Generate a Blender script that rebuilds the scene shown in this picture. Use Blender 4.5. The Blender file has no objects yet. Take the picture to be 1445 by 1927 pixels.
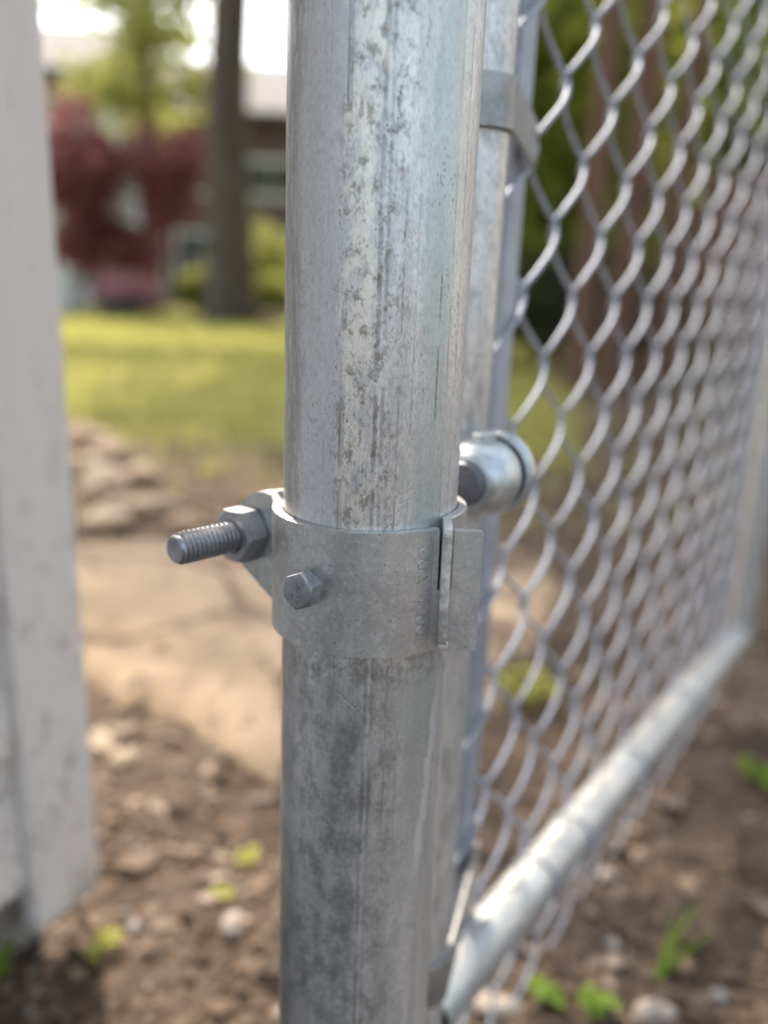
import bpy, bmesh, math, random
import numpy as np
from mathutils import Vector, Matrix

random.seed(11)
rng = np.random.default_rng(11)
rad = math.radians
SC = bpy.context.scene
COL = SC.collection

# ------------------------------------------------------------------ camera, sky, sun, exposure
def set_camera():
    p, r = rad(14.4), rad(-2.2)
    fw = Vector((0, math.cos(p), -math.sin(p)))
    rt = Vector((1, 0, 0))
    dn = fw.cross(rt)
    R = math.cos(r) * rt + math.sin(r) * dn
    D = -math.sin(r) * rt + math.cos(r) * dn
    cd = bpy.data.cameras.new('camera')
    cam = bpy.data.objects.new('camera', cd)
    COL.objects.link(cam)
    m = Matrix.Identity(4)
    for i in range(3):
        m[i][0] = R[i]; m[i][1] = -D[i]; m[i][2] = -fw[i]
    m[2][3] = 0.52
    cam.matrix_world = m
    cd.sensor_fit = 'VERTICAL'
    cd.sensor_height = 36.0
    cd.sensor_width = 27.0
    cd.lens = 1620.0 / 1927.0 * 36.0
    cd.clip_start = 0.01
    cd.clip_end = 600
    cd.dof.use_dof = True
    cd.dof.focus_distance = 0.267
    cd.dof.aperture_fstop = 3.9
    SC.camera = cam
set_camera()

SUN_AZ, SUN_EL = rad(-21), rad(50)          # behind the post, a little to its left
w = bpy.data.worlds.new('World')
SC.world = w
w.use_nodes = True
wn = w.node_tree.nodes
sky = wn.new('ShaderNodeTexSky')
sky.sky_type = 'NISHITA'
sky.sun_disc = False
sky.sun_elevation = SUN_EL
sky.sun_rotation = SUN_AZ
sky.air_density = 0.75
sky.dust_density = 4.0
wn['Background'].inputs['Strength'].default_value = 0.15
hs = wn.new('ShaderNodeHueSaturation')          # thin white haze: a paler, less blue sky
hs.inputs['Saturation'].default_value = 0.55
hs.inputs['Hue'].default_value = 0.475
w.node_tree.links.new(sky.outputs[0], hs.inputs['Color'])
w.node_tree.links.new(hs.outputs[0], wn['Background'].inputs['Color'])
sl = bpy.data.lights.new('sun', 'SUN')
sl.energy = 2.4
sl.angle = rad(0.55)
sl.color = (1.0, 0.87, 0.70)
so = bpy.data.objects.new('sun', sl)
COL.objects.link(so)
sd = Vector((math.sin(SUN_AZ) * math.cos(SUN_EL), math.cos(SUN_AZ) * math.cos(SUN_EL), math.sin(SUN_EL)))
so.rotation_euler = sd.to_track_quat('Z', 'Y').to_euler()
so.location = (0, 0, 30)
SC.view_settings.view_transform = 'Standard'
SC.view_settings.look = 'None'
SC.view_settings.gamma = 1.0
SC.view_settings.exposure = 1.78
SC.view_settings.use_curve_mapping = False
SC.render.engine = 'CYCLES'
SC.cycles.use_denoising = True
SC.cycles.max_bounces = 8
SC.cycles.diffuse_bounces = 4
SC.cycles.glossy_bounces = 4

# ------------------------------------------------------------------ material builder
class MB:
    def __init__(s, name):
        s.m = bpy.data.materials.new(name)
        s.m.use_nodes = True
        s.t = s.m.node_tree
        s.t.nodes.clear()
        s.out = s.t.nodes.new('ShaderNodeOutputMaterial')
    def n(s, k): return s.t.nodes.new(k)
    def put(s, sock, v):
        if hasattr(v, 'links'): s.t.links.new(v, sock)
        elif v is not None:
            if isinstance(v, (tuple, list)) and len(v) == 3 and sock.type == 'RGBA': v = (*v, 1)
            sock.default_value = v
    def uv(s): return s.n('ShaderNodeUVMap').outputs[0]
    def obj(s): return s.n('ShaderNodeTexCoord').outputs['Object']
    def pos(s): return s.n('ShaderNodeNewGeometry').outputs['Position']
    def rnd(s): return s.n('ShaderNodeNewGeometry').outputs['Random Per Island']
    def scale(s, v, sc, loc=(0, 0, 0)):
        d = s.n('ShaderNodeMapping'); s.put(d.inputs[0], v)
        d.inputs['Scale'].default_value = sc; d.inputs['Location'].default_value = loc
        return d.outputs[0]
    def noise(s, v, sc, det=4, ro=0.55, dist=0.0):
        d = s.n('ShaderNodeTexNoise'); s.put(d.inputs['Vector'], v)
        d.inputs['Scale'].default_value = sc; d.inputs['Detail'].default_value = det
        d.inputs['Roughness'].default_value = ro; d.inputs['Distortion'].default_value = dist
        return d.outputs[0]
    def vor(s, v, sc, feat='F1'):
        d = s.n('ShaderNodeTexVoronoi'); d.feature = feat; s.put(d.inputs['Vector'], v)
        d.inputs['Scale'].default_value = sc
        return d.outputs['Distance']
    def vcol(s, v, sc):
        d = s.n('ShaderNodeTexVoronoi'); s.put(d.inputs['Vector'], v)
        d.inputs['Scale'].default_value = sc
        x = s.n('ShaderNodeSeparateColor'); s.put(x.inputs[0], d.outputs['Color'])
        return x.outputs[0]
    def xyz(s, v):
        d = s.n('ShaderNodeSeparateXYZ'); s.put(d.inputs[0], v); return d.outputs
    def op(s, o, a, b=0.0, c=None):
        d = s.n('ShaderNodeMath'); d.operation = o
        s.put(d.inputs[0], a); s.put(d.inputs[1], b)
        if c is not None: s.put(d.inputs[2], c)
        return d.outputs[0]
    def mul(s, a, b): return s.op('MULTIPLY', a, b)
    def add(s, a, b): return s.op('ADD', a, b)
    def step(s, x, a, b):
        d = s.n('ShaderNodeMapRange'); d.interpolation_type = 'SMOOTHSTEP'
        s.put(d.inputs[0], x)
        if a > b:
            d.inputs[1].default_value = b; d.inputs[2].default_value = a
            d.inputs[3].default_value = 1; d.inputs[4].default_value = 0
        else:
            d.inputs[1].default_value = a; d.inputs[2].default_value = b
        return d.outputs[0]
    def band(s, x, a, b, e):
        return s.mul(s.step(x, a - e, a + e), s.step(x, b + e, b - e))
    def mix(s, f, a, b, mode='MIX'):
        d = s.n('ShaderNodeMix'); d.data_type = 'RGBA'; d.blend_type = mode
        s.put(d.inputs[0], f); s.put(d.inputs[6], a); s.put(d.inputs[7], b)
        return d.outputs[2]
    def ramp(s, f, stops, interp='LINEAR'):
        d = s.n('ShaderNodeValToRGB'); d.color_ramp.interpolation = interp
        e = d.color_ramp.elements
        while len(e) < len(stops): e.new(0.5)
        for k, (p, c) in enumerate(stops):
            e[k].position = p; e[k].color = (*c, 1)
        s.put(d.inputs[0], f); return d.outputs[0]
    def bump(s, h, st=0.5, di=0.001, nrm=None):
        d = s.n('ShaderNodeBump'); s.put(d.inputs['Height'], h)
        d.inputs['Strength'].default_value = st; d.inputs['Distance'].default_value = di
        if nrm is not None: s.put(d.inputs['Normal'], nrm)
        return d.outputs[0]
    def bsdf(s, col, rough=0.5, metal=0.0, nrm=None, spec=0.5, trans=None, aniso=None):
        d = s.n('ShaderNodeBsdfPrincipled')
        s.put(d.inputs['Base Color'], col); s.put(d.inputs['Roughness'], rough); s.put(d.inputs['Metallic'], metal)
        d.inputs['Specular IOR Level'].default_value = spec
        if nrm is not None: s.put(d.inputs['Normal'], nrm)
        o = d.outputs[0]
        if trans is not None:
            t = s.n('ShaderNodeBsdfTranslucent'); s.put(t.inputs[0], trans[0])
            mx = s.n('ShaderNodeMixShader'); mx.inputs[0].default_value = trans[1]
            s.t.links.new(o, mx.inputs[1]); s.t.links.new(t.outputs[0], mx.inputs[2]); o = mx.outputs[0]
        s.t.links.new(o, s.out.inputs[0])
        return s.m

SCRATCH = [(-0.0086, 0.3905, -0.0018, 0.3845, 0.00016, 0.75, (0.08, 0.08, 0.08)), (0.0052, 0.3800, 0.0118, 0.3760, 0.00013, 0.5, (0.12, 0.12, 0.12)),
           (0.0022, 0.3700, 0.0124, 0.3740, 0.00012, 0.45, (0.12, 0.12, 0.12)), (-0.0130, 0.3955, -0.0124, 0.3955, 0.0005, 0.9, (0.9, 0.9, 0.9)),
           (-0.030, 0.60, -0.022, 0.606, 0.00012, 0.6, (0.85, 0.85, 0.86)),
           (0.012, 0.345, 0.017, 0.352, 0.00012, 0.5, (0.8, 0.8, 0.8)), (-0.004, 0.335, 0.003, 0.343, 0.00012, 0.4, (0.75, 0.75, 0.75)),
           (0.010, 0.455, 0.0165, 0.4575, 0.0001, 0.4, (0.15, 0.15, 0.15)), (-0.014, 0.52, -0.0085, 0.5185, 0.0001, 0.4, (0.15, 0.15, 0.15))]
# ---- weathered galvanised pipe: uv = (arc metres from the front, height above ground)
def mat_pipe(name, R0, full=True, seed=0.0):
    b = MB(name)
    uv = b.scale(b.uv(), (1, 1, 1), (seed, seed * 1.7, 0)) if seed else b.uv()
    raw = b.uv()
    X = b.xyz(raw); u, v = X[0], X[1]
    tall = b.scale(uv, (95, 10, 1))
    streak = b.noise(b.scale(uv, (260, 9, 1)), 1.0, 5, 0.6)
    big = b.noise(tall, 1.0, 4, 0.6, 0.6)
    mott = b.noise(b.scale(uv, (330, 190, 1)), 1.0, 7, 0.7, 0.5)
    fine = b.noise(b.scale(uv, (1500, 800, 1)), 1.0, 5, 0.7)
    fib = b.noise(b.scale(uv, (3200, 420, 1), (3, 1, 0)), 1.0, 3, 0.6)
    col = b.mix(b.step(big, 0.35, 0.65), (0.58, 0.58, 0.585), (0.80, 0.795, 0.79))
    col = b.mix(b.mul(b.step(streak, 0.42, 0.66), 0.5), col, (0.86, 0.86, 0.85))
    col = b.mix(b.mul(b.step(mott, 0.50, 0.60), 0.34), col, (0.36, 0.36, 0.36))
    wob = b.mul(b.add(b.noise(b.scale(uv, (60, 16, 1), (5, 2, 0)), 1.0, 3), -0.5), 0.016)
    uw = b.add(u, wob)
    pits = b.step(b.vor(b.scale(uv, (1100, 420, 1)), 1.0), 0.26, 0.12)
    pitmask = b.step(b.noise(b.scale(uv, (110, 32, 1), (7, 3, 0)), 1.0, 3), 0.50, 0.66)
    hgt = b.mul(fine, 0.5)
    grain = b.noise(b.scale(uv, (820, 420, 1), (6, 6, 0)), 1.0, 4, 0.75)
    col = b.mix(b.mul(b.step(grain, 0.53, 0.60), 0.30), col, (0.24, 0.24, 0.245))
    col = b.mix(b.mul(b.step(grain, 0.46, 0.38), 0.36), col, (0.86, 0.86, 0.85))
    spang = b.vcol(b.scale(uv, (190, 120, 1), (1, 2, 0)), 1.0)
    col = b.mix(b.mul(b.step(spang, 0.5, 0.9), 0.16), col, (0.30, 0.31, 0.32))
    if full:
        up = b.step(v, 0.39, 0.47)                         # cleaner stretch above the clamp
        # smooth pale band, teal cast and cream patches each keep their own side of the pipe
        pale = b.mul(b.band(uw, -0.026, -0.010, 0.003), b.add(b.mul(up, 0.6), 0.15))
        col = b.mix(b.mul(pale, 0.75), col, (0.70, 0.70, 0.72))
        teal = b.mul(b.band(uw, 0.013, 0.028, 0.005), b.step(b.noise(tall, 0.6, 3), 0.30, 0.58))
        col = b.mix(b.mul(teal, 0.7), col, (0.46, 0.54, 0.53))
        crn = b.noise(b.scale(uv, (190, 66, 1), (1, 9, 0)), 1.0, 8, 0.72, 0.4)
        cream = b.mul(b.mul(b.band(uw, -0.0095, -0.0005, 0.0015), b.step(crn, 0.40, 0.56)), up)
        col = b.mix(b.mul(cream, 0.78), col, (0.97, 0.905, 0.80))
        stn = b.noise(b.scale(uv, (250, 150, 1), (4, 4, 0)), 1.0, 9, 0.80, 0.2)
        stain = b.mul(b.band(uw, -0.011, 0.009, 0.003), b.step(stn, 0.505, 0.59))
        stain = b.mul(stain, b.add(b.mul(up, 0.65), 0.2))
        col = b.mix(b.mul(stain, 0.85), col, (0.20, 0.165, 0.135))
        # dark fibrous film on the left flank
        film = b.mul(b.step(uw, -0.023, -0.031), b.step(b.noise(b.scale(uv, (500, 60, 1), (2, 8, 0)), 1.0, 6, 0.7), 0.34, 0.50))
        col = b.mix(b.mul(film, 0.6), col, (0.24, 0.225, 0.205))
        # drawn vertical lines
        brk = b.step(b.noise(b.scale(uv, (40, 45, 1), (9, 5, 0)), 1.0, 5, 0.7), 0.42, 0.58)
        for (c0, wd, dk, top) in ((-0.0098, 0.0005, 0.75, 1), (-0.0088, 0.00025, 0.5, 1), (0.0011, 0.0007, 0.7, 0), (0.0032, 0.0005, 0.55, 0),
                                  (0.0082, 0.0003, 0.55, 0), (0.0125, 0.00025, 0.4, 0), (0.0262, 0.00022, 0.6, 0), (0.031, 0.00025, 0.5, 0),
                                  (-0.0155, 0.0002, 0.4, 0)):
            ln = b.mul(b.band(u, c0 - wd, c0 + wd, wd * 0.7), brk)
            if top: ln = b.mul(ln, up)
            col = b.mix(b.mul(ln, dk * 0.8), col, (0.22, 0.20, 0.185))
            hgt = b.add(hgt, b.mul(ln, -0.8))
        glint = b.mul(b.band(u, 0.0019, 0.0024, 0.0003), b.step(fib, 0.5, 0.62))
        col = b.mix(glint, col, (0.82, 0.82, 0.82))
        # two short black rub marks, one white zinc run low on the right
        rub = b.mul(b.band(u, 0.0213, 0.0219, 0.0004), b.add(b.band(v, 0.482, 0.503, 0.002), b.band(v, 0.512, 0.526, 0.003)))
        rub = b.mul(rub, b.step(fine, 0.35, 0.55))
        col = b.mix(b.mul(rub, 0.85), col, (0.07, 0.07, 0.07))
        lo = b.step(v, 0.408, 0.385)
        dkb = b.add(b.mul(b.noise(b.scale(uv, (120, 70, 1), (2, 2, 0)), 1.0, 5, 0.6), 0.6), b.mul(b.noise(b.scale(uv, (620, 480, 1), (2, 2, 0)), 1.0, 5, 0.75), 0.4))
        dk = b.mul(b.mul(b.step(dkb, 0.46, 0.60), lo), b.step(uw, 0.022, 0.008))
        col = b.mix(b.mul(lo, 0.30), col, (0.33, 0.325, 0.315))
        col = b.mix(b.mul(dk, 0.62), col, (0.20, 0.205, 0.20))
        grn = b.mul(b.mul(b.band(uw, -0.010, -0.001, 0.002), b.step(v, 0.40, 0.36)), b.step(dkb, 0.40, 0.5))
        col = b.mix(b.mul(grn, 0.45), col, (0.20, 0.24, 0.21))
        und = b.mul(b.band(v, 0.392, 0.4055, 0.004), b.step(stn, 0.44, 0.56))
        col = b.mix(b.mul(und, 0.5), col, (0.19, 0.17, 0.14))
        rt = b.add(b.add(u, b.mul(b.add(v, -0.35), -0.11)), b.mul(b.add(b.noise(b.scale(uv, (30, 110, 1), (8, 3, 0)), 1.0, 4, 0.6), -0.5), 0.006))
        run = b.mul(b.band(rt, 0.0252, 0.0292, 0.0007), b.band(v, 0.318, 0.384, 0.010))
        col = b.mix(b.mul(run, b.mul(b.step(fine, 0.2, 0.5), 0.8)), col, (0.74, 0.75, 0.79))
        hgt = b.add(hgt, b.mul(run, 0.8))
        def seg(u0, v0, u1, v1, w_):
            L_ = math.hypot(u1 - u0, v1 - v0); dx, dy = (u1 - u0) / L_, (v1 - v0) / L_
            a_ = b.add(b.mul(b.add(u, -u0), dx), b.mul(b.add(v, -v0), dy))
            c_ = b.add(b.mul(b.add(u, -u0), -dy), b.mul(b.add(v, -v0), dx))
            return b.mul(b.band(a_, 0, L_, 0.0006), b.band(c_, -w_, w_, w_))
        for sg in SCRATCH:
            sm_ = b.mul(seg(*sg[:5]), b.step(fine, 0.30, 0.45))
            col = b.mix(b.mul(sm_, sg[5]), col, sg[6])
            hgt = b.add(hgt, b.mul(sm_, -0.9))
        # small wiped scratches
        sc_ = b.step(b.noise(b.scale(uv, (90, 2600, 1), (3, 3, 0)), 1.0, 3, 0.6), 0.62, 0.70)
        col = b.mix(b.mul(sc_, 0.25), col, (0.75, 0.75, 0.76))
    else:
        bl = b.step(b.noise(b.scale(uv, (120, 60, 1), (4, 4, 0)), 1.0, 6, 0.7, 0.5), 0.48, 0.62)
        col = b.mix(b.mul(bl, 0.45), col, (0.15, 0.155, 0.15))
        col = b.mix(b.mul(b.step(big, 0.50, 0.68), 0.5), col, (0.44, 0.53, 0.52))
        col = b.mix(0.12, col, (0.16, 0.165, 0.17))
    col = b.mix(b.mul(b.mul(pits, pitmask), 0.8), col, (0.09, 0.085, 0.08))
    spk = b.step(b.vor(b.scale(uv, (900, 700, 1), (5, 1, 0)), 1.0), 0.16, 0.08)
    col = b.mix(b.mul(b.mul(spk, b.step(mott, 0.46, 0.6)), 0.5), col, (0.80, 0.80, 0.80))
    col = b.mix(b.step(fib, 0.34, 0.52), b.mix(0.30, col, (0.18, 0.18, 0.18)), col)
    hgt = b.add(hgt, b.mul(b.mul(pits, pitmask), -1.0))
    hgt = b.add(hgt, b.mul(fib, 0.6))
    rough = b.add(b.mul(mott, 0.28), b.mul(fine, 0.16))
    rough = b.add(rough, 0.11)
    return b.bsdf(col, rough, 0.5, b.bump(hgt, 0.6, 0.00022))

def mat_zinc(name, base, dark, rough=0.42, metal=0.8, k=1.0, pit=0.6, tint=None, bumpd=0.00012):
    b = MB(name); o = b.obj()
    big = b.noise(o, 45 * k, 4, 0.6, 0.4)
    mid = b.noise(o, 240 * k, 5, 0.65)
    fine = b.noise(o, 1800 * k, 4, 0.7)
    col = b.mix(b.step(big, 0.34, 0.68), dark, base)
    if tint: col = b.mix(b.mul(b.step(b.noise(o, 38 * k, 3, 0.5, 0.3), 0.50, 0.64), 0.7), col, tint)
    col = b.mix(b.mul(b.step(mid, 0.5, 0.75), 0.45), col, tuple(min(1, c * 1.35) for c in base))
    pm = b.step(b.noise(o, 90 * k, 3), 0.43, 0.56)
    pt = b.mul(b.step(b.vor(b.mix(0.004, o, b.noise(o, 300 * k, 2)), 480 * k), 0.20, 0.11), b.mul(pm, b.step(mid, 0.42, 0.55)))
    col = b.mix(b.mul(pt, pit), col, (0.06, 0.06, 0.06))
    sp = b.mul(b.step(b.vor(b.scale(o, (1, 1, 1), (3, 1, 2)), 520 * k), 0.16, 0.09), b.step(mid, 0.45, 0.6))
    col = b.mix(b.mul(sp, pit * 0.6), col, (0.8, 0.8, 0.8))
    sm = b.noise(o, 620 * k, 4, 0.75)
    col = b.mix(b.mul(b.step(sm, 0.53, 0.62), 0.22), col, tuple(c * 0.45 for c in dark))
    col = b.mix(b.mul(b.step(sm, 0.45, 0.37), 0.22), col, tuple(min(1, c * 1.5) for c in base))
    scr = b.mul(b.step(b.noise(b.scale(o, (300, 300, 1500), (2, 5, 1)), 1.0, 3, 0.6), 0.64, 0.69), b.step(big, 0.45, 0.6))
    col = b.mix(b.mul(scr, 0.5 * pit), col, (0.10, 0.10, 0.10))
    h = b.add(b.mul(fine, 0.5), b.add(b.mul(pt, -1.2), b.mul(mid, 0.5)))
    r = b.add(b.mul(mid, 0.25), rough - 0.12)
    return b.bsdf(col, r, metal, b.bump(h, 0.4, bumpd))

def mat_leaf(name, stops, tr=0.45, rough=0.55):
    b = MB(name)
    c = b.ramp(b.rnd(), stops)
    return b.bsdf(c, rough, 0, None, 0.3, (b.mix(0.4, c, tuple(min(1, x * 1.6) for x in stops[-1][1])), tr))

def mat_plain(name, a, c, sc=8, rough=0.7, bumpd=0.0, vec=(1, 1, 1), det=5):
    b = MB(name); v = b.scale(b.obj(), vec)
    f = b.noise(v, sc, det, 0.62)
    return b.bsdf(b.mix(b.step(f, 0.3, 0.7), a, c), rough, 0, b.bump(f, 0.6, bumpd) if bumpd else None)

M = {}
M['post'] = mat_pipe('galvanised_post', 0.03)
M['gate_pipe'] = mat_pipe('galvanised_gate_pipe', 0.0165, False, 0.37)
M['strap'] = mat_zinc('clamp_steel', (0.60, 0.595, 0.585), (0.45, 0.445, 0.44), 0.39, 0.58, 1.0, 0.85, (0.49, 0.52, 0.50))
M['edge'] = mat_zinc('sheared_edge', (0.82, 0.82, 0.80), (0.40, 0.395, 0.38), 0.34, 0.65, 2.2, 0.6, None, 0.0007)
M['bolt'] = mat_zinc('bolt_zinc', (0.42, 0.425, 0.45), (0.30, 0.305, 0.33), 0.44, 0.75, 2.0, 0.4)
M['shiny'] = mat_zinc('bright_zinc', (0.60, 0.645, 0.67), (0.44, 0.485, 0.51), 0.40, 0.80, 0.6, 0.1, None, 0.00004)
M['pin'] = mat_zinc('dull_pin', (0.16, 0.16, 0.185), (0.10, 0.10, 0.12), 0.5, 0.5, 1.0, 0.2)
M['wire'] = mat_zinc('fence_wire', (0.39, 0.42, 0.485), (0.30, 0.325, 0.38), 0.55, 0.45, 0.6, 0.2)
M['band'] = mat_zinc('band_steel', (0.36, 0.36, 0.36), (0.24, 0.245, 0.25), 0.42, 0.7, 1.6, 0.5)
M['rail'] = mat_zinc('rail_zinc', (0.47, 0.47, 0.46), (0.37, 0.38, 0.385), 0.42, 0.55, 0.35, 0.4, (0.42, 0.47, 0.48))
M['dark'] = mat_plain('gap_shade', (0.012, 0.012, 0.012), (0.03, 0.03, 0.03))

def mat_paint():
    b = MB('grey_board_paint'); o = b.obj(); z = b.xyz(b.pos())[2]
    grain = b.noise(b.scale(o, (60, 60, 3)), 1, 5, 0.6)
    col = b.mix(grain, (0.60, 0.55, 0.515), (0.69, 0.64, 0.60))
    sp = b.step(b.noise(b.scale(o, (1, 1, 0.8)), 95, 5, 0.65), 0.50, 0.66)
    sp2 = b.step(b.noise(o, 30, 3, 0.5), 0.38, 0.60)
    low = b.add(b.mul(b.step(z, 0.55, 0.05), 0.85), 0.08)
    col = b.mix(b.mul(b.step(z, 0.075, 0.03), b.mul(sp2, 0.6)), col, (0.24, 0.20, 0.16))
    col = b.mix(b.mul(b.mul(sp, sp2), low), col, (0.22, 0.185, 0.14))
    mk = b.mul(b.step(b.noise(b.scale(o, (1, 1, 0.35)), 55, 2, 0.4), 0.70, 0.76), 0.7)
    col = b.mix(mk, col, (0.22, 0.19, 0.15))
    return b.bsdf(col, 0.6, 0, b.bump(b.add(grain, b.mul(sp, 0.4)), 0.35, 0.0009))
M['paint'] = mat_paint()

def mat_ground():
    b = MB('dirt'); o = b.pos(); X = b.xyz(o)
    n1 = b.noise(o, 3.0, 6, 0.65); n2 = b.noise(o, 22, 6, 0.68); n3 = b.noise(o, 120, 4, 0.6)
    c = b.mix(b.step(n2, 0.35, 0.66), (0.052, 0.037, 0.027), (0.112, 0.080, 0.057))
    c = b.mix(b.mul(b.step(n1, 0.45, 0.65), 0.5), c, (0.145, 0.103, 0.072))
    c = b.mix(b.mul(b.step(n3, 0.56, 0.72), 0.5), c, (0.24, 0.175, 0.125))
    # bare dirt gives way to thin turf away from the gate
    far = b.step(b.add(X[1], b.mul(b.add(n1, -0.5), 2.4)), 1.9, 3.6)
    bed = b.step(b.add(X[0], b.add(b.mul(X[1], -0.17), b.mul(b.add(n1, -0.5), 0.6))), 0.28, 0.06)   # bare bed under the cedars
    far = b.mul(far, b.op('MAXIMUM', bed, b.step(X[1], 8.5, 11)))
    t = b.mix(b.step(b.noise(o, 1.7, 5, 0.6), 0.35, 0.65), (0.27, 0.215, 0.085), (0.22, 0.225, 0.05))
    c = b.mix(far, c, t)
    return b.bsdf(c, 0.95, 0, b.bump(b.add(n2, b.mul(n3, 0.5)), 0.8, 0.012), 0.2)
M['ground'] = mat_ground()

def mat_path():
    b = MB('sandy_concrete'); o = b.pos()
    n1 = b.noise(o, 4.2, 6, 0.65, 0.4); n2 = b.noise(o, 45, 5, 0.65)
    c = b.mix(b.step(n1, 0.35, 0.65), (0.245, 0.185, 0.125), (0.36, 0.275, 0.19))
    c = b.mix(b.mul(b.step(n2, 0.45, 0.72), 0.35), c, (0.30, 0.215, 0.145))
    c = b.mix(b.mul(b.step(b.noise(o, 6.5, 5, 0.7), 0.54, 0.66), 0.75), c, (0.15, 0.10, 0.068))
    ov = b.n('ShaderNodeVectorMath'); ov.operation = 'ADD'; b.put(ov.inputs[0], o)
    nz = b.n('ShaderNodeTexNoise'); nz.inputs['Scale'].default_value = 5; nz.inputs['Detail'].default_value = 5; b.put(nz.inputs['Vector'], o)
    vs = b.n('ShaderNodeVectorMath'); vs.operation = 'SCALE'; vs.inputs['Scale'].default_value = 0.35; b.put(vs.inputs[0], nz.outputs['Color']); b.put(ov.inputs[1], vs.outputs[0])
    crk = b.step(b.vor(ov.outputs[0], 2.1, 'DISTANCE_TO_EDGE'), 0.045, 0.012)
    c = b.mix(b.mul(crk, 0.8), c, (0.075, 0.05, 0.036))
    return b.bsdf(c, 0.95, 0, b.bump(b.add(b.add(n1, n2), b.mul(crk, -1.5)), 0.6, 0.008), 0.2)
M['path'] = mat_path()

def mat_bark(name, a, c, sc=1.0):
    b = MB(name); o = b.obj()
    f = b.noise(b.scale(o, (14 * sc, 14 * sc, 2.2 * sc)), 1, 6, 0.65, 0.6)
    r = b.vor(b.scale(o, (18 * sc, 18 * sc, 3 * sc)), 1)
    return b.bsdf(b.mix(b.step(b.add(f, b.mul(r, 0.25)), 0.35, 0.75), a, c), 0.9, 0, b.bump(b.add(f, r), 0.9, 0.03), 0.2)
M['pine_bark'] = mat_bark('pine_bark', (0.045, 0.036, 0.031), (0.115, 0.095, 0.08))
M['red_bark'] = mat_bark('cedar_bark', (0.085, 0.048, 0.034), (0.195, 0.112, 0.078), 2)
M['twig_bark'] = mat_bark('twig_bark', (0.08, 0.06, 0.05), (0.16, 0.12, 0.10), 3)
M['lf_pine'] = mat_leaf('pine_needles', [(0, (0.035, 0.055, 0.02)), (1, (0.085, 0.105, 0.035))], 0.3)
M['lf_lime'] = mat_leaf('spring_leaves', [(0, (0.14, 0.17, 0.04)), (0.6, (0.27, 0.30, 0.07)), (1, (0.40, 0.40, 0.12))], 0.5)
M['lf_green'] = mat_leaf('green_leaves', [(0, (0.06, 0.10, 0.015)), (0.6, (0.19, 0.24, 0.035)), (1, (0.42, 0.44, 0.08))], 0.55)
M['lf_dark'] = mat_leaf('dark_leaves', [(0, (0.02, 0.03, 0.012)), (1, (0.06, 0.065, 0.025))], 0.25)
M['lf_red'] = mat_leaf('red_maple_leaves', [(0, (0.12, 0.036, 0.042)), (0.6, (0.21, 0.062, 0.066)), (1, (0.34, 0.14, 0.135))], 0.35)
M['lf_pink'] = mat_leaf('pink_blossoms', [(0, (0.33, 0.15, 0.17)), (1, (0.60, 0.33, 0.36))], 0.3)
M['lf_weed'] = mat_leaf('weed_leaves', [(0, (0.10, 0.18, 0.015)), (1, (0.22, 0.33, 0.035))], 0.5)
M['lf_yel'] = mat_leaf('seedling_leaves', [(0, (0.22, 0.26, 0.03)), (1, (0.42, 0.42, 0.06))], 0.5)
M['grass'] = mat_leaf('lawn_blades', [(0, (0.16, 0.185, 0.04)), (0.55, (0.30, 0.32, 0.075)), (1, (0.48, 0.44, 0.15))], 0.5)
def mat_litter():
    b = MB('leaf_litter')
    c = b.ramp(b.rnd(), [(0.0, (0.03, 0.021, 0.015)), (0.30, (0.07, 0.047, 0.033)), (0.52, (0.115, 0.08, 0.056)), (0.70, (0.145, 0.092, 0.06)),
                         (0.86, (0.21, 0.15, 0.10)), (0.93, (0.17, 0.15, 0.135)), (1.0, (0.38, 0.29, 0.22))], 'LINEAR')
    f = b.noise(b.pos(), 300, 3, 0.6)
    return b.bsdf(b.mix(b.mul(f, 0.5), c, (0.10, 0.07, 0.05)), 0.8, 0, b.bump(f, 0.5, 0.001), 0.3)
M['litter'] = mat_litter()
gm = MB('soil_grit')
M['grit'] = gm.bsdf(gm.ramp(gm.rnd(), [(0, (0.05, 0.036, 0.027)), (0.6, (0.14, 0.10, 0.072)), (0.9, (0.22, 0.165, 0.12)), (1, (0.34, 0.28, 0.23))]), 0.9, 0, None, 0.2)
M['stone_pale'] = mat_plain('pale_stone', (0.27, 0.225, 0.19), (0.40, 0.34, 0.29), 90, 0.85, 0.001)
M['stone_tan'] = mat_plain('tan_stone', (0.22, 0.172, 0.122), (0.34, 0.27, 0.195), 22, 0.9, 0.004)
M['stone_rust'] = mat_plain('rust_stone', (0.19, 0.135, 0.095), (0.31, 0.22, 0.155), 80, 0.85, 0.001)
M['stone_grey'] = mat_plain('grey_stone', (0.19, 0.175, 0.165), (0.30, 0.28, 0.265), 80, 0.8, 0.001)
M['roof'] = mat_plain('pale_shingle', (0.13, 0.122, 0.118), (0.18, 0.168, 0.16), 3, 0.9)
M['wall_pale'] = mat_plain('pale_house_wall', (0.55, 0.58, 0.60), (0.64, 0.66, 0.67), 2, 0.8)
M['wall_brown'] = mat_plain('brown_house_wall', (0.13, 0.095, 0.095), (0.17, 0.125, 0.12), 2, 0.85)
M['trim'] = mat_plain('white_trim', (0.70, 0.69, 0.67), (0.78, 0.77, 0.75), 5, 0.6)
M['gutter'] = mat_plain('dark_gutter', (0.035, 0.036, 0.04), (0.06, 0.06, 0.065), 5, 0.5)
M['fence_wood'] = mat_plain('fence_wood', (0.12, 0.065, 0.042), (0.22, 0.125, 0.08), 3, 0.85, 0.002, (8, 8, 0.7))
M['pot'] = mat_plain('dark_pot', (0.012, 0.015, 0.024), (0.03, 0.035, 0.05), 9, 0.4)
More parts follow.
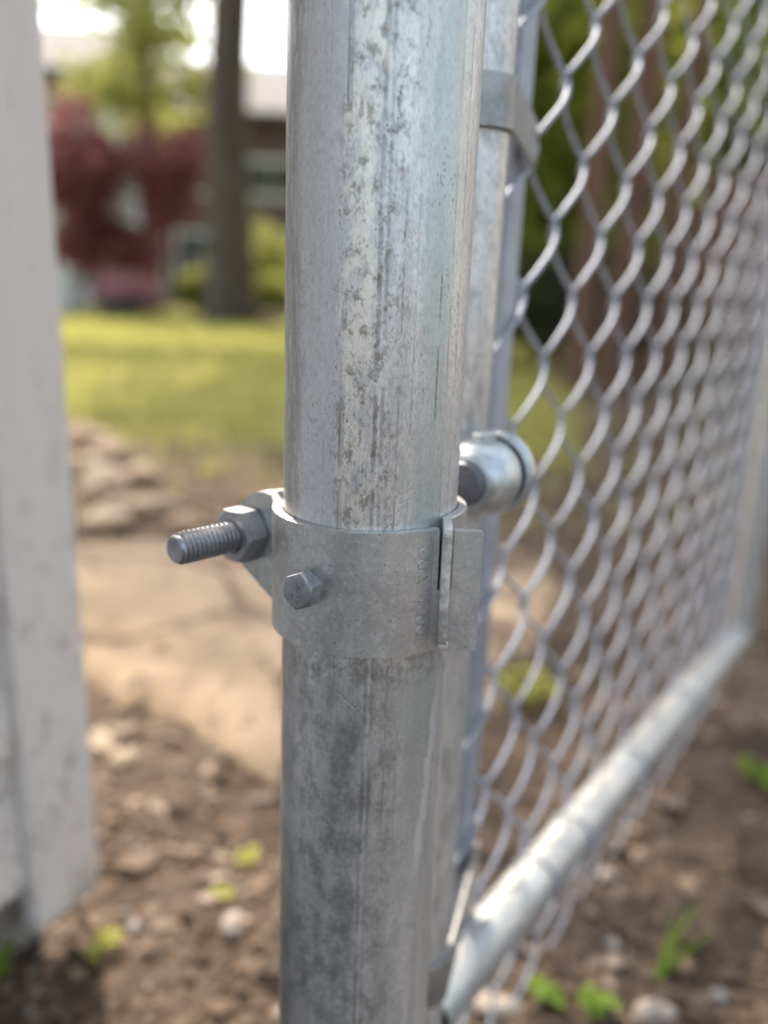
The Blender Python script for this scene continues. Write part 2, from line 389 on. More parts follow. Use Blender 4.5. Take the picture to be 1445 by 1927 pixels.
M['bin'] = mat_plain('pale_box', (0.52, 0.54, 0.58), (0.62, 0.64, 0.67), 4, 0.6)
M['dirtwall'] = mat_plain('footing', (0.16, 0.15, 0.14), (0.28, 0.26, 0.24), 30, 0.9, 0.002)
gb = MB('window_glass'); M['glass'] = gb.bsdf((0.03, 0.035, 0.04), 0.08, 0, None, 0.8)

# ------------------------------------------------------------------ object helpers
def mesh_obj(name, verts, faces, mat=None, parent=None, smooth=False, uvs=None):
    me = bpy.data.meshes.new(name)
    me.from_pydata([tuple(v) for v in verts], [], [tuple(f) for f in faces])
    if uvs is not None:
        l = me.uv_layers.new(name='UVMap')
        for lp in me.loops: l.data[lp.index].uv = uvs[lp.vertex_index]
    if mat: me.materials.append(mat)
    if smooth: me.polygons.foreach_set('use_smooth', [True] * len(me.polygons))
    me.update()
    o = bpy.data.objects.new(name, me); COL.objects.link(o)
    if parent: o.parent = parent
    return o

def big_mesh(name, V, F, mat, parent=None, smooth=False):
    """V (n,3) array, F (m,k) array of equal-size polygons"""
    me = bpy.data.meshes.new(name)
    n, (m_, k) = len(V), F.shape
    me.vertices.add(n); me.vertices.foreach_set('co', np.ascontiguousarray(V, dtype=np.float32).ravel())
    me.loops.add(m_ * k); me.loops.foreach_set('vertex_index', np.ascontiguousarray(F, dtype=np.int32).ravel())
    me.polygons.add(m_)
    me.polygons.foreach_set('loop_start', np.arange(0, m_ * k, k, dtype=np.int32))
    if smooth: me.polygons.foreach_set('use_smooth', np.ones(m_, dtype=bool))
    me.update(calc_edges=True); me.validate()
    me.materials.append(mat)
    o = bpy.data.objects.new(name, me); COL.objects.link(o)
    if parent: o.parent = parent
    return o

def thing(name, label, cat, loc=(0, 0, 0), group=None):
    o = bpy.data.objects.new(name, None); COL.objects.link(o)
    o.location = loc; o.empty_display_size = 0.05
    o['label'] = label; o['category'] = cat
    if group: o['group'] = group
    return o
def tag(o, label=None, cat=None, group=None, kind=None):
    if label: o['label'] = label
    if cat: o['category'] = cat
    if group: o['group'] = group
    if kind: o['kind'] = kind
    return o

def bevel(o, wd, seg=2, ang=35):
    m = o.modifiers.new('bevel', 'BEVEL'); m.width = wd; m.segments = seg; m.limit_method = 'ANGLE'; m.angle_limit = rad(ang)
    m.harden_normals = False
    return o
def autosmooth(o, ang=40):
    me = o.data
    me.polygons.foreach_set('use_smooth', [True] * len(me.polygons))
    me.set_sharp_from_angle(angle=rad(ang))
    return o

def box(name, c, size, mat, parent=None, rotz=0.0, bev=0.0):
    x, y, z = [s / 2 for s in size]
    V = [(sx * x, sy * y, sz * z) for sz in (-1, 1) for sy in (-1, 1) for sx in (-1, 1)]
    F = [(0, 2, 3, 1), (4, 5, 7, 6), (0, 1, 5, 4), (2, 6, 7, 3), (0, 4, 6, 2), (1, 3, 7, 5)]
    o = mesh_obj(name, V, F, mat, parent)
    o.location = c; o.rotation_euler = (0, 0, rotz)
    if bev: bevel(o, bev)
    return o

def frame_from(d):
    d = Vector(d).normalized()
    a = Vector((0, 0, 1)) if abs(d.z) < 0.95 else Vector((1, 0, 0))
    x = a.cross(d).normalized(); y = d.cross(x)
    return x, y, d

def tube_data(pts, r, n=8, caps=True):
    pts = [Vector(p) for p in pts]
    rs = r if isinstance(r, (list, tuple, np.ndarray)) else [r] * len(pts)
    V, F = [], []
    px = None
    for i, p in enumerate(pts):
        d = (pts[min(i + 1, len(pts) - 1)] - pts[max(i - 1, 0)]).normalized()
        if px is None: x, y, _ = frame_from(d)
        else:
            x = (px - d * px.dot(d)).normalized(); y = d.cross(x)
        px = x
        for k in range(n):
            a = 2 * math.pi * k / n
            V.append(p + (x * math.cos(a) + y * math.sin(a)) * rs[i])
    for i in range(len(pts) - 1):
        for k in range(n):
            k2 = (k + 1) % n
            F.append((i * n + k, i * n + k2, (i + 1) * n + k2, (i + 1) * n + k))
    if caps:
        F.append(tuple(range(n - 1, -1, -1))); F.append(tuple((len(pts) - 1) * n + k for k in range(n)))
    return V, F
def tube(name, pts, r, mat, parent=None, n=8, caps=True):
    V, F = tube_data(pts, r, n, caps)
    return autosmooth(mesh_obj(name, V, F, mat, parent), 50)

def lathe(name, prof, mat, parent, origin, axis, n=48, ang=30):
    """prof: list of (radius, distance along the axis)"""
    x, y, d = frame_from(axis); o = Vector(origin)
    V, F = [], []
    for (r_, h) in prof:
        for k in range(n):
            a = 2 * math.pi * k / n
            V.append(o + d * h + (x * math.cos(a) + y * math.sin(a)) * max(r_, 1e-5))
    for i in range(len(prof) - 1):
        for k in range(n):
            k2 = (k + 1) % n
            F.append((i * n + k, i * n + k2, (i + 1) * n + k2, (i + 1) * n + k))
    return autosmooth(mesh_obj(name, V, F, mat, parent), ang)

def pipe_uv(name, p0, p1, r, mat, parent=None, n=72, rows=40, v0=0.0, wob=0.0):
    """upright or lying pipe with uv in metres; u = 0 faces the camera side (-Y)"""
    p0, p1 = Vector(p0), Vector(p1); d = (p1 - p0)
    L = d.length; d.normalize()
    if abs(d.z) > 0.9: x, y = Vector((1, 0, 0)), Vector((0, 1, 0))
    else:
        x = Vector((d.y, -d.x, 0)).normalized(); y = x.cross(d)
        x, y = y * -1 if y.z < 0 else y, x
    V, F, U = [], [], []
    for i in range(rows + 1):
        for k in range(n + 1):
            th = -math.pi + 2 * math.pi * k / n
            rr = r + wob * math.sin(9 * i / rows * 6.3 + 2 * th)
            V.append(p0 + d * (L * i / rows) + (x * math.sin(th) - y * math.cos(th)) * rr)
            U.append((th * r, v0 + L * i / rows))
    for i in range(rows):
        for k in range(n):
            a = i * (n + 1) + k
            F.append((a, a + 1, a + n + 2, a + n + 1))
    return mesh_obj(name, V, F, mat, parent, True, U)

def strip_solid(name, path, th, z0, z1, mat, parent, jit=0.0, bev=0.0005, zrows=1):
    """flat steel strip standing on edge: plan path, thickness, bottom/top heights per point"""
    n = len(path)
    z0 = z0 if hasattr(z0, '__len__') else [z0] * n
    z1 = z1 if hasattr(z1, '__len__') else [z1] * n
    P = [Vector((p[0], p[1])) for p in path]
    V, F = [], []
    for i in range(n):
        a, c = P[max(i - 1, 0)], P[min(i + 1, n - 1)]
        k0, k1 = i, i
        while (P[k1] - P[k0]).length < 1e-4 and (k0 > 0 or k1 < n - 1):
            k0 = max(k0 - 1, 0); k1 = min(k1 + 1, n - 1)
        t = (P[k1] - P[k0]).normalized()
        nn = Vector((t.y, -t.x))
        j0, j1 = [random.uniform(-jit, jit) for _ in range(2)]
        o, q = P[i] + nn * th / 2, P[i] - nn * th / 2
        V += [(o.x, o.y, z0[i] + j0), (o.x, o.y, z1[i] + j1), (q.x, q.y, z0[i] + j0 * .5), (q.x, q.y, z1[i] + j1 * .5)]
    for i in range(n - 1):
        a, c = 4 * i, 4 * i + 4
        F += [(a, c, c + 1, a + 1), (a + 2, a + 3, c + 3, c + 2), (a + 1, c + 1, c + 3, a + 3), (a, a + 2, c + 2, c)]
    F += [(0, 1, 3, 2), (4 * n - 4, 4 * n - 2, 4 * n - 1, 4 * n - 3)]
    o = mesh_obj(name, V, F, mat, parent)
    autosmooth(o, 38)
    if bev: bevel(o, bev, 2, 50)
    return o

def arc(c, r, a0, a1, n):
    """angle measured from -Y, positive towards +X"""
    return [(c[0] + r * math.sin(rad(a0 + (a1 - a0) * i / n)), c[1] - r * math.cos(rad(a0 + (a1 - a0) * i / n))) for i in range(n + 1)]

def hexagon(name, origin, axis, af, t, mat, parent, hole=0.0, rot=0.0, both=False, dome=0.0):
    """hexagon head or nut with chamfered corners; origin is the seat, axis points out"""
    x, y, d = frame_from(axis); o = Vector(origin)
    N = 96; rf = af / 2 * 0.96
    def hexr(a):
        m = (a % (math.pi / 3)) - math.pi / 6
        return af / 2 / math.cos(m)
    rings = []
    if hole: rings.append([(hole, 0.0)] * N); rings.append([(hole, t - 0.0008)] * N); rings.append([(hole + 0.0008, t)] * N)
    else: rings.append([(1e-5, t)] * N)
    top = [[(rf * 0.90, t)] * N, [(rf, t - 0.00012)] * N]
    edge = [(hexr(2 * math.pi * k / N), t - max(0, (hexr(2 * math.pi * k / N) - rf)) * 0.62 - 0.0001) for k in range(N)]
    rings += top + [edge]
    bot = [(r_, (0.0 if not both else max(0, (r_ - rf)) * 0.62)) for (r_, _) in edge]
    rings.append(bot)
    V, F = [], []
    for ring in rings:
        for k, (r_, h) in enumerate(ring):
            a = 2 * math.pi * k / N + rot
            V.append(o + d * h + (x * math.cos(a) + y * math.sin(a)) * r_)
    for i in range(len(rings) - 1):
        for k in range(N):
            k2 = (k + 1) % N
            F.append((i * N + k, (i + 1) * N + k, (i + 1) * N + k2, i * N + k2))
    ob = mesh_obj(name, V, F, mat, parent)
    return autosmooth(ob, 22)

def threaded(name, origin, axis, L, r, pitch, mat, parent):
    x, y, d = frame_from(axis); o = Vector(origin)
    n, m = 40, int(L / pitch * 8)
    V, F = [], []
    for i in range(m + 1):
        h = L * i / m
        for k in range(n):
            a = 2 * math.pi * k / n
            ph = (h / pitch - k / n) % 1.0
            g = abs(ph - 0.5) * 2
            g = min(1, max(0, (g - 0.12) / 0.76))
            rr = r - 0.00135 * g
            rr = min(rr, r + 0.0002 - max(0, h - (L - 0.0022)) * 0.62)
            V.append(o + d * h + (x * math.cos(a) + y * math.sin(a)) * rr)
    for i in range(m):
        for k in range(n):
            k2 = (k + 1) % n
            F.append((i * n + k, i * n + k2, (i + 1) * n + k2, (i + 1) * n + k))
    base = m * n
    for (rr, h) in ((r - 0.0021, L + 0.0001), (r - 0.003, L - 0.0003), (1e-5, L - 0.0004)):
        s = len(V)
        for k in range(n):
            a = 2 * math.pi * k / n
            V.append(o + d * h + (x * math.cos(a) + y * math.sin(a)) * (rr + 0.00012 * math.sin(3 * a)))
        for k in range(n):
            k2 = (k + 1) % n
            F.append((base + k, base + k2, s + k2, s + k))
        base = s
    return autosmooth(mesh_obj(name, V, F, mat, parent), 28)

# ------------------------------------------------------------------ ground
class VNoise:
    def __init__(s, seed): s.g = np.random.default_rng(seed).random((256, 256))
    def __call__(s, x, y):
        xi, yi = np.floor(x).astype(int), np.floor(y).astype(int)
        fx, fy = x - xi, y - yi
        fx, fy = fx * fx * (3 - 2 * fx), fy * fy * (3 - 2 * fy)
        g = s.g
        a, b_, c, d = g[xi % 256, yi % 256], g[(xi + 1) % 256, yi % 256], g[xi % 256, (yi + 1) % 256], g[(xi + 1) % 256, (yi + 1) % 256]
        return (a * (1 - fx) + b_ * fx) * (1 - fy) + (c * (1 - fx) + d * fx) * fy - 0.5
vn = VNoise(5)
def gh(x, y):
    x, y = np.asarray(x, float), np.asarray(y, float)
    near = np.exp(-(x ** 2 + (y - 1) ** 2) / 16.0)
    h = 0.030 * vn(x * 3.1, y * 3.1) + 0.020 * vn(x * 9 + 7, y * 9) + 0.012 * vn(x * 24, y * 24 + 3)
    return h * (0.35 + 0.65 * near) - 0.004
def gz(x, y): return float(gh(x, y))

def axis_grid(lo, hi, c, fine, grow):
    pts = [c]
    s = fine
    while pts[-1] < hi: pts.append(pts[-1] + s); s *= grow
    s = fine; left = [c]
    while left[-1] > lo: left.append(left[-1] - s); s *= grow
    return np.array(sorted(set(left + pts)))
gx = axis_grid(-260, 260, 0.2, 0.012, 1.035)
gy = axis_grid(-200, 320, 0.75, 0.012, 1.035)
XX, YY = np.meshgrid(gx, gy)
ZZ = gh(XX, YY)
nx = len(gx)
idx = np.arange(len(gx) * len(gy)).reshape(len(gy), nx)
Fg = np.stack([idx[:-1, :-1], idx[:-1, 1:], idx[1:, 1:], idx[1:, :-1]], -1).reshape(-1, 4)
g_ = big_mesh('ground', np.stack([XX, YY, ZZ], -1).reshape(-1, 3), Fg, M['ground'], None, True)
tag(g_, kind='structure')

# sandy path: an uneven slab of packed, broken concrete
out = [(-0.72, 1.62), (-0.52, 1.70), (-0.30, 1.74), (-0.08, 1.80), (0.12, 1.82), (0.30, 1.72), (0.36, 1.52), (0.27, 1.30), (0.18, 1.10), (0.10, 0.96), (-0.02, 0.83), (-0.10, 0.845), (-0.165, 0.89), (-0.242, 0.94), (-0.31, 1.00), (-0.373, 1.045),
       (-0.48, 1.14), (-0.66, 1.28)]
pts = []
for i in range(len(out)):
    a, c = np.array(out[i]), np.array(out[(i + 1) % len(out)])
    for k in range(6):
        q = a + (c - a) * k / 6
        pts.append(q + 0.06 * np.array([vn(q[0] * 9, q[1] * 9), vn(q[1] * 9 + 40, q[0] * 9)]) + 0.03 * np.array([vn(q[0] * 33, q[1] * 33), vn(q[1] * 33, q[0] * 30 + 9)]))
pts = np.array(pts); cen = np.array([-0.05, 1.38])
V, F = [], []; n = len(pts)
fr = [1.05, 1.0, 0.96, 0.9, 0.75, 0.5, 0.25]
zz_ = [-0.025, 0.003, 0.012, 0.018, 0.022, 0.022, 0.022]
for f_, z in zip(fr, zz_):
    for q in pts:
        p = cen + (q - cen) * f_
        V.append((p[0], p[1], z + (gz(p[0], p[1]) * 0.6 if z > 0 else 0) + 0.014 * float(vn(p[0] * 6, p[1] * 6)) + 0.008 * float(vn(p[0] * 17 + 5, p[1] * 17))))
V.append((cen[0], cen[1], 0.024))
for i in range(len(fr) - 1):
    for k in range(n):
        k2 = (k + 1) % n
        F.append((i * n + k, i * n + k2, (i + 1) * n + k2, (i + 1) * n + k))
for k in range(n): F.append(((len(fr) - 1) * n + k, (len(fr) - 1) * n + (k + 1) % n, len(V) - 1))
# the centre fan may run clockwise; recalc
path = mesh_obj('path', V, F, M['path'], None, True)
bm = bmesh.new(); bm.from_mesh(path.data); bmesh.ops.recalc_face_normals(bm, faces=bm.faces); bm.to_mesh(path.data); bm.free()
tag(path, kind='structure')

# ------------------------------------------------------------------ gate post
PC = Vector((-0.005, 0.292, 0))
post = thing('fence_post', 'thick galvanized steel post with stains, standing upright beside the gate', 'post', (PC.x, PC.y, 0))
pipe_uv('pipe', (0, 0, -0.25), (0, 0, 1.35), 0.03015, M['post'], post, 128, 120, -0.25)
lathe('cap', [(0.0315, 0), (0.0318, 0.02), (0.030, 0.034), (0.018, 0.046), (0.0, 0.05)], M['strap'], post, (0, 0, 1.335), (0, 0, 1), 40)
# raised weld seam running down the front
V, F, U = [], [], []
rows = 500
for i in range(rows + 1):
    z = -0.2 + 1.5 * i / rows
    for k, (du, h) in enumerate(((-0.0013, -0.0001), (-0.0007, 0.00018), (0, 0.0002), (0.0006, 0.00005), (0.0012, -0.0001))):
        uu = 0.0016 + du + 0.0001 * math.sin(z * 210 + k)
        rr = 0.03015 + h * (0.8 + 0.5 * math.sin(z * 377) * math.sin(z * 91 + 1))
        V.append((rr * math.sin(uu / 0.03), -rr * math.cos(uu / 0.03), z)); U.append((uu, z))
for i in range(rows):
    for k in range(4):
        a = i * 5 + k; F.append((a, a + 1, a + 6, a + 5))
mesh_obj('weld_seam', V, F, M['post'], post, True, U)

# ------------------------------------------------------------------ clamp round the post
cl = thing('pipe_clamp', 'steel hinge strap with protruding bolts clamped around the middle of the post', 'clamp', (PC.x, PC.y, 0.426))
ZB, ZT = -0.0215, 0.0205       # local heights of the front strap
RM, TH = 0.03215, 0.0032
e = Vector((-0.745, 0.667)).normalized(); bdir = Vector((-e.y, e.x)) * 1.0
bdir = Vector((-0.667, -0.745))
root = Vector((-RM - 0.0001, 0.0035))
ear = [root + e * s for s in (0.0212, 0.0182, 0.0105, 0.006, 0.0025, 0.0008)]
ear0 = [ -0.0045, -0.0075, -0.0115, -0.0140, -0.0155, -0.0160]
ear1 = [  0.0130, 0.0178, 0.0222, 0.0230, 0.0226, 0.0212]
front = arc((0, 0), RM, -92, 38, 64)
flat0 = (0.0212, -0.0245)
flat = [(0.0206, -0.02475), flat0, (0.0226, -0.0243), (0.0232, -0.0243), (0.02325, -0.0243), (0.0255, -0.0242), (0.0278, -0.0241), (0.02785, -0.0241), (0.0300, -0.0240), (0.0335, -0.0238), (0.0372, -0.0236)]
path_ = [tuple(v) for v in ear] + front + flat
zb = ear0 + [ZB] * len(front) + [ZB + 0.0004] * len(flat)
zt = ear1 + [ZT] * len(front) + [ZT, ZT, ZT - .0001, ZT - .0002, 0.0000, 0.0, 0.0, ZT - 0.0004, ZT - 0.0003, ZT - 0.0003, ZT - 0.0006]
strip_solid('front_strap', path_[::-1], TH, zb[::-1], zt[::-1], M['strap'], cl, 0.00022, 0.00045)
# the back half: ear behind, round the far side, then forward through the notch as a hook
back_ear = [Vector(v) + Vector((bdir.x, bdir.y)) * -0.0035 for v in ear[:4]]
back = arc((0, 0), RM, -112, -307, 72)
hook = [(0.0256, -0.0205), (0.0255, -0.0225), (0.0255, -0.0250), (0.0255, -0.0275), (0.0255, -0.0297)]
bp = [tuple(v) for v in back_ear] + back + hook
bz0 = ear0[:4] + [ZB + 0.001] * len(back) + [-0.0150, -0.0158, -0.0166, -0.0168, -0.0166]
bz1 = ear1[:4] + [ZT + 0.0028] * len(back) + [ZT + .0029, ZT + .0029, ZT + .0027, ZT + .0022, ZT + .0010]
strip_solid('back_strap', bp, 0.0031, bz0, bz1, M['strap'], cl, 0.00012, 0.0005)
# rough sheared face on the end of the hook
V, F = [], []
nr, nc = 46, 4
for i in range(nr + 1):
    for k in range(nc + 1):
        z = -0.0172 + (ZT + 0.0010 + 0.0172) * i / nr
        q = 1.0 if 0 < k < nc and 0 < i < nr else 0.0
        V.append((0.02405 + 0.0029 * k / nc, -0.02995 - q * (0.00022 + random.uniform(0, 0.00022)), z))
for i in range(nr):
    for k in range(nc):
        a = i * (nc + 1) + k; F.append((a, a + 1, a + nc + 2, a + nc + 1))
mesh_obj('hook_edge', V, F, M['edge'], cl, True)
box('hook_foot', (0.0258, -0.0282, -0.0178), (0.0036, 0.0032, 0.0030), M['edge'], cl, 0.12, 0.0008)

# stamped characters beside the notch, reading upwards
def strokes(name, polys, R_, mat, parent, wd=0.00024, lift=0.00000):
    V, F = [], []
    for poly in polys:
        P = []
        for (uu, z) in poly:
            a = uu / RM
            P.append(Vector(((R_ + lift) * math.sin(a), -(R_ + lift) * math.cos(a), z)))
        v, f = tube_data(P, wd, 6)
        o = len(V); V += v; F += [tuple(i + o for i in q) for q in f]
    return mesh_obj(name, V, F, mat, parent, True)
R_out = RM + TH / 2
def glyph(kind, u0, z0, s=0.0026):
    g = {'C': [[(1, 0), (0.2, 0), (0, .3), (0, .7), (.2, 1), (1, 1)]],
         'N': [[(0, 0), (1, 0), (0, 1), (1, 1)]],
         'A': [[(0, 0), (.9, .1), (1, .5), (.9, .9), (0, 1)], [(.5, .1), (.5, .9)]],
         'U': [[(1, 0), (.2, 0), (0, .5), (.2, 1), (1, 1)]],
         'I': [[(0, .5), (1, .5)]]}[kind]
    return [[(u0 + p[0] * s, z0 + p[1] * s * 0.8) for p in q] for q in g]
gl = []
for k, ch in enumerate('UCU'): gl += glyph(ch, 0.0166, 0.0042 + k * 0.0037, 0.0036)
for k, ch in enumerate('UUCI'): gl += glyph(ch, 0.0168, -0.0150 + k * 0.0036, 0.0034)
st_ = strokes('stamped_lettering', gl, R_out, M['strap'], bpy.data.objects['front_strap'])

# carriage bolt through the ears, with its nut
eo = root + e * 0.0132
bo = Vector((eo.x, eo.y, 0.0068)) + Vector((bdir.x, bdir.y, 0)) * (TH / 2)
ax = Vector((bdir.x, bdir.y, -0.01))
bolt = threaded('threaded_bolt', bo - ax * 0.004, ax, 0.0372, 0.0057, 0.00185, M['bolt'], cl)
hexagon('nut', bo + ax * 0.0002, ax, 0.0183, 0.0092, M['bolt'], bolt, 0.0054, 0.06, True)
# small hexagon set bolt on the front
sa = rad(-30.5)
sdir = Vector((math.sin(sa), -math.cos(sa), 0.0))
so_ = sdir * (R_out - 0.0003) + Vector((0, 0, 0.0012))
lathe('collar', [(0.0001, 0), (0.0036, 0), (0.0042, 0.0012), (0.0040, 0.0028), (0.0035, 0.0034)], M['bolt'], cl, so_, sdir, 40)
sb = hexagon('hex_bolt', so_ + sdir * 0.0032, sdir, 0.0108, 0.0056, M['bolt'], cl, 0, 0.42)
# marks on its head: a small triangle, a 2-like curl and a Y
x_, y_, d_ = frame_from(sdir)
fo = so_ + sdir * 0.00900
def fm(a, c): return fo + x_ * a + y_ * c
marks = [[(-0.0003, 0.0034), (0.0019, 0.0026), (0.0000, 0.0010), (-0.0003, 0.0034)],
         [(-0.0031, -0.0004), (-0.0022, -0.0002), (-0.0021, -0.0011), (-0.0030, -0.0018), (-0.0019, -0.0020)],
         [(-0.0008, -0.0016), (-0.0001, -0.0025), (0.0003, -0.0037)], [(0.0008, -0.0021), (-0.0001, -0.0025)]]
V, F = [], []
for mk in marks:
    v, f = tube_data([fm(a, c) for a, c in mk], 0.00036, 6)
    o = len(V); V += v; F += [tuple(i + o for i in q) for q in f]
mesh_obj('raised_marks', V, F, M['bolt'], sb, True)

# ------------------------------------------------------------------ chain link gate
AZ = rad(32.9)
GU = Vector((math.sin(AZ), math.cos(AZ), 0)); GN = Vector((math.cos(AZ), -math.sin(AZ), 0))
GO = Vector((0.0667, 0.4600, 0.5227))
gate = thing('chain_link_gate', 'galvanized chain link gate with pipe frame, hung beside the thick steel post', 'gate', (GO.x, GO.y, 0))
def G(t, off, z): return GO * 1 + GU * t + GN * off - Vector((GO.x, GO.y, GO.z)) + Vector((0, 0, z))
OFF, RP = 0.0178, 0.0156
T0, T1, ZTOP = -0.0980, 0.700, 1.20
ZBOT = 0.150
def zrail(t): return 0.1545 - 0.058 * (t - T0)          # the frame sags a little towards the latch side
pipe_uv('upright', G(T0 - 0.0088, OFF, zrail(T0) - 0.016), G(T0 + 0.012, OFF, ZTOP), RP, M['gate_pipe'], gate, 64, 30, 0)
pipe_uv('upright', G(T1, OFF, zrail(T1) - 0.01), G(T1, OFF, ZTOP), RP, M['gate_pipe'], gate, 48, 30, 0.4)
pipe_uv('bottom_rail', G(T0 + 0.004, OFF, zrail(T0 + 0.004)), G(T1 - 0.005, OFF, zrail(T1)), RP, M['rail'], gate, 48, 30, 0.2)
pipe_uv('top_rail', G(T0 + 0.005, OFF, ZTOP), G(T1 - 0.005, OFF, ZTOP), RP, M['gate_pipe'], gate, 48, 20, 0.9)

Wd = 0.0718; WR = 0.00142
# one woven wire: "/" strands run in front, "\" strands behind
n0, n1 = -6.5, 9.0
pp = []
steps = int((n1 - n0) * 2)
ov = 0.0017
for sI in range(steps):
    upw = (sI % 2 == 0)
    za = n0 * Wd + sI * Wd / 2
    sub = 8
    for k in range(sub):
        f_ = k / sub
        xr = f_ if upw else 1 - f_
        xs = 0.5 - 0.5 * math.cos(math.pi * xr)
        xx = xr * 0.9 + xs * 0.1
        ph = math.sin(math.pi * f_)
        dep = (1 if upw else -1) * 0.0052 * (ph ** 0.65)
        # strand bows a little, steeper towards its ends
        zz = za + (f_ + 0.028 * math.sin(2 * math.pi * f_)) * Wd / 2
        pp.append((-ov + xx * (Wd / 2 + 2 * ov), dep, zz))
pp.append((-ov if steps % 2 == 0 else Wd / 2 + ov, 0, n1 * Wd))
Vw, Fw = [], []
def tov(p): return GU * p[0] + GN * p[1] + Vector((0, 0, p[2]))
Vw, Fw = tube_data([tov(p) for p in pp], WR, 7)
proto = None
for k in range(-1, 19):
    z = GO.z + (0.0 if k % 2 else Wd / 2) - (Wd / 2 if k % 2 == 0 else 0)
    if proto is None:
        o = autosmooth(mesh_obj('wire', Vw, Fw, M['wire'], gate), 60); proto = o
    else:
        o = proto.copy(); COL.objects.link(o); o.parent = gate
    # knuckles of odd and even columns sit half a diamond apart
    o.location = GU * (k * Wd / 2) + Vector((0, 0, GO.z + (-Wd / 2 if (k % 2 == 0) else 0) + random.uniform(-0.0012, 0.0012)))
    o.rotation_euler = (random.uniform(-0.004, 0.004), random.uniform(-0.004, 0.004), random.uniform(-0.05, 0.05))
strip = lambda t: [tuple((GU * (t - 0.0078)).to_2d()), tuple((GU * (t + 0.0078)).to_2d())]
for t in (-0.0225, 0.664):
    tb = strip_solid('tension_bar', strip(t), 0.0048, -0.20, 0.86, M['wire'], gate, 0, 0.0008)
    tb.location = (0, 0, 0.285)
    tb.rotation_mode = 'QUATERNION'
    from mathutils import Quaternion
    tb.rotation_quaternion = Quaternion(GU.cross(Vector((0, 0, 1))), -0.016)

def make_band(z, h, nm='tension_band'):
    c = GU * (T0 + 0.0195 * (z - 0.60)) + GN * OFF
    r = RP + 0.0014
    P = []
    a0 = math.degrees(AZ)
    # wraps the pipe from behind round the camera side, then runs flat back to the tension bar
    for i in range(37):
        th = rad(-250 + 255 * i / 36)
        d = -GU * math.cos(th) * 1 + GN * math.sin(th) * 0
        vx = GN * math.cos(th) + GU * math.sin(th)
        P.append((c.x + vx.x * r, c.y + vx.y * r))
    end = GU * (-0.012 + 0.016 * (z - 0.29)) + GN * 0.0045
    p = Vector(P[-1])
    for s in (0.15, 0.4, 0.7, 1.0):
        q = p.lerp(Vector((end.x, end.y)), s); P.append((q.x, q.y))
    return strip_solid(nm, P, 0.0022, z, z + h, M['band'], gate, 0.0001, 0.0004)
make_band(0.5815, 0.0195); make_band(0.183, 0.024)
for t in (0.05, 0.115, 0.25, 0.42):
    c = G(t, OFF, zrail(t))
    P = []
    for i in range(21):
        a = 2 * math.pi * i / 20
        P.append(c + GN * math.cos(a) * (RP + 0.0012) + Vector((0, 0, math.sin(a) * (RP + 0.0012))) + GU * (0.004 * i / 20))
    tube('tie_wire', P, 0.0011, M['wire'], gate, 6)

# hinge barrel between post and gate: domed body, dull pin end, clamp ring behind
hb0 = Vector((0.0310, 0.322, 0.4502)) - Vector((GO.x, GO.y, 0)); hax = (GU + Vector((-0.06, 0, 0.0))).normalized()
hb = lathe('hinge_barrel', [(0.0, -0.001), (0.0095, -0.001), (0.0120, 0.0004), (0.0140, 0.0034), (0.0152, 0.0070), (0.0157, 0.011), (0.0157, 0.016), (0.0148, 0.0195), (0.0130, 0.0200), (0.0130, 0.0235), (0.0160, 0.0237), (0.0172, 0.0245), (0.0172, 0.0285), (0.0160, 0.030), (0.0, 0.0302)],
           M['shiny'], gate, hb0, hax, 64, 32)
lathe('pin_end', [(0.0088, -0.001), (0.0088, -0.0042), (0.0080, -0.0056), (0.0053, -0.0064), (0.0, -0.0066)], M['pin'], hb, hb0, hax, 40)
lathe('gap_shade_ring', [(0.0140, 0.0205), (0.0150, 0.0208), (0.0150, 0.0233), (0.0140, 0.0235)], M['dark'], hb, hb0, hax, 48)  # near-black ring put in the groove to stand for its shade
up_ = Vector((0, 0, 1))
box('lug', hb0 + hax * 0.014 + up_ * 0.0164, (0.006, 0.012, 0.004), M['shiny'], hb, -AZ, 0.0012)
# bracket tying the barrel to the gate upright, behind it
ctr = hb0 + hax * 0.03; upc = G(T0 - 0.003, OFF, 0.4502)
dv = (upc - ctr); dv.z = 0
box('hinge_bracket', ctr.lerp(upc, 0.55) + Vector((0, 0, -0.004)), (dv.length * 0.7, 0.008, 0.016), M['band'], hb, math.atan2(dv.y, dv.x), 0.001)
P = []
for i in range(41):
    th = 2 * math.pi * i / 40
    P.append((upc.x + (RP + 0.0016) * math.cos(th), upc.y + (RP + 0.0016) * math.sin(th)))
strip_solid('hinge_collar', P, 0.0024, 0.432, 0.458, M['band'], gate, 0, 0)

# ------------------------------------------------------------------ shed at the left
SW = Vector((0.4409, 0.8976, 0)); SN = Vector((0.8976, -0.4409, 0))
SB = Vector((-0.252, 0.558, 0))
shed = thing('shed', 'grey painted shed corner with wide trim board and lapped siding, left of the post', 'shed', SB)
def S(s, off, z): return SW * s + SN * off + Vector((0, 0, z))
def prism(name, quads, mat, parent, bev=0.0):
    """quads: lower/upper rings of 4 points"""
    V = [tuple(p) for q in quads for p in q]; F = []
    k = len(quads[0])
    for i in range(len(quads) - 1):
        for j in range(k):
            F.append((i * k + j, i * k + (j + 1) % k, (i + 1) * k + (j + 1) % k, (i + 1) * k + j))
    F.append(tuple(range(k - 1, -1, -1))); F.append(tuple((len(quads) - 1) * k + j for j in range(k)))
    o = mesh_obj(name, V, F, mat, parent)
    bm = bmesh.new(); bm.from_mesh(o.data); bmesh.ops.recalc_face_normals(bm, faces=bm.faces); bm.to_mesh(o.data); bm.free()
    if bev: bevel(o, bev)
    return o
ln = -0.0165
q = []
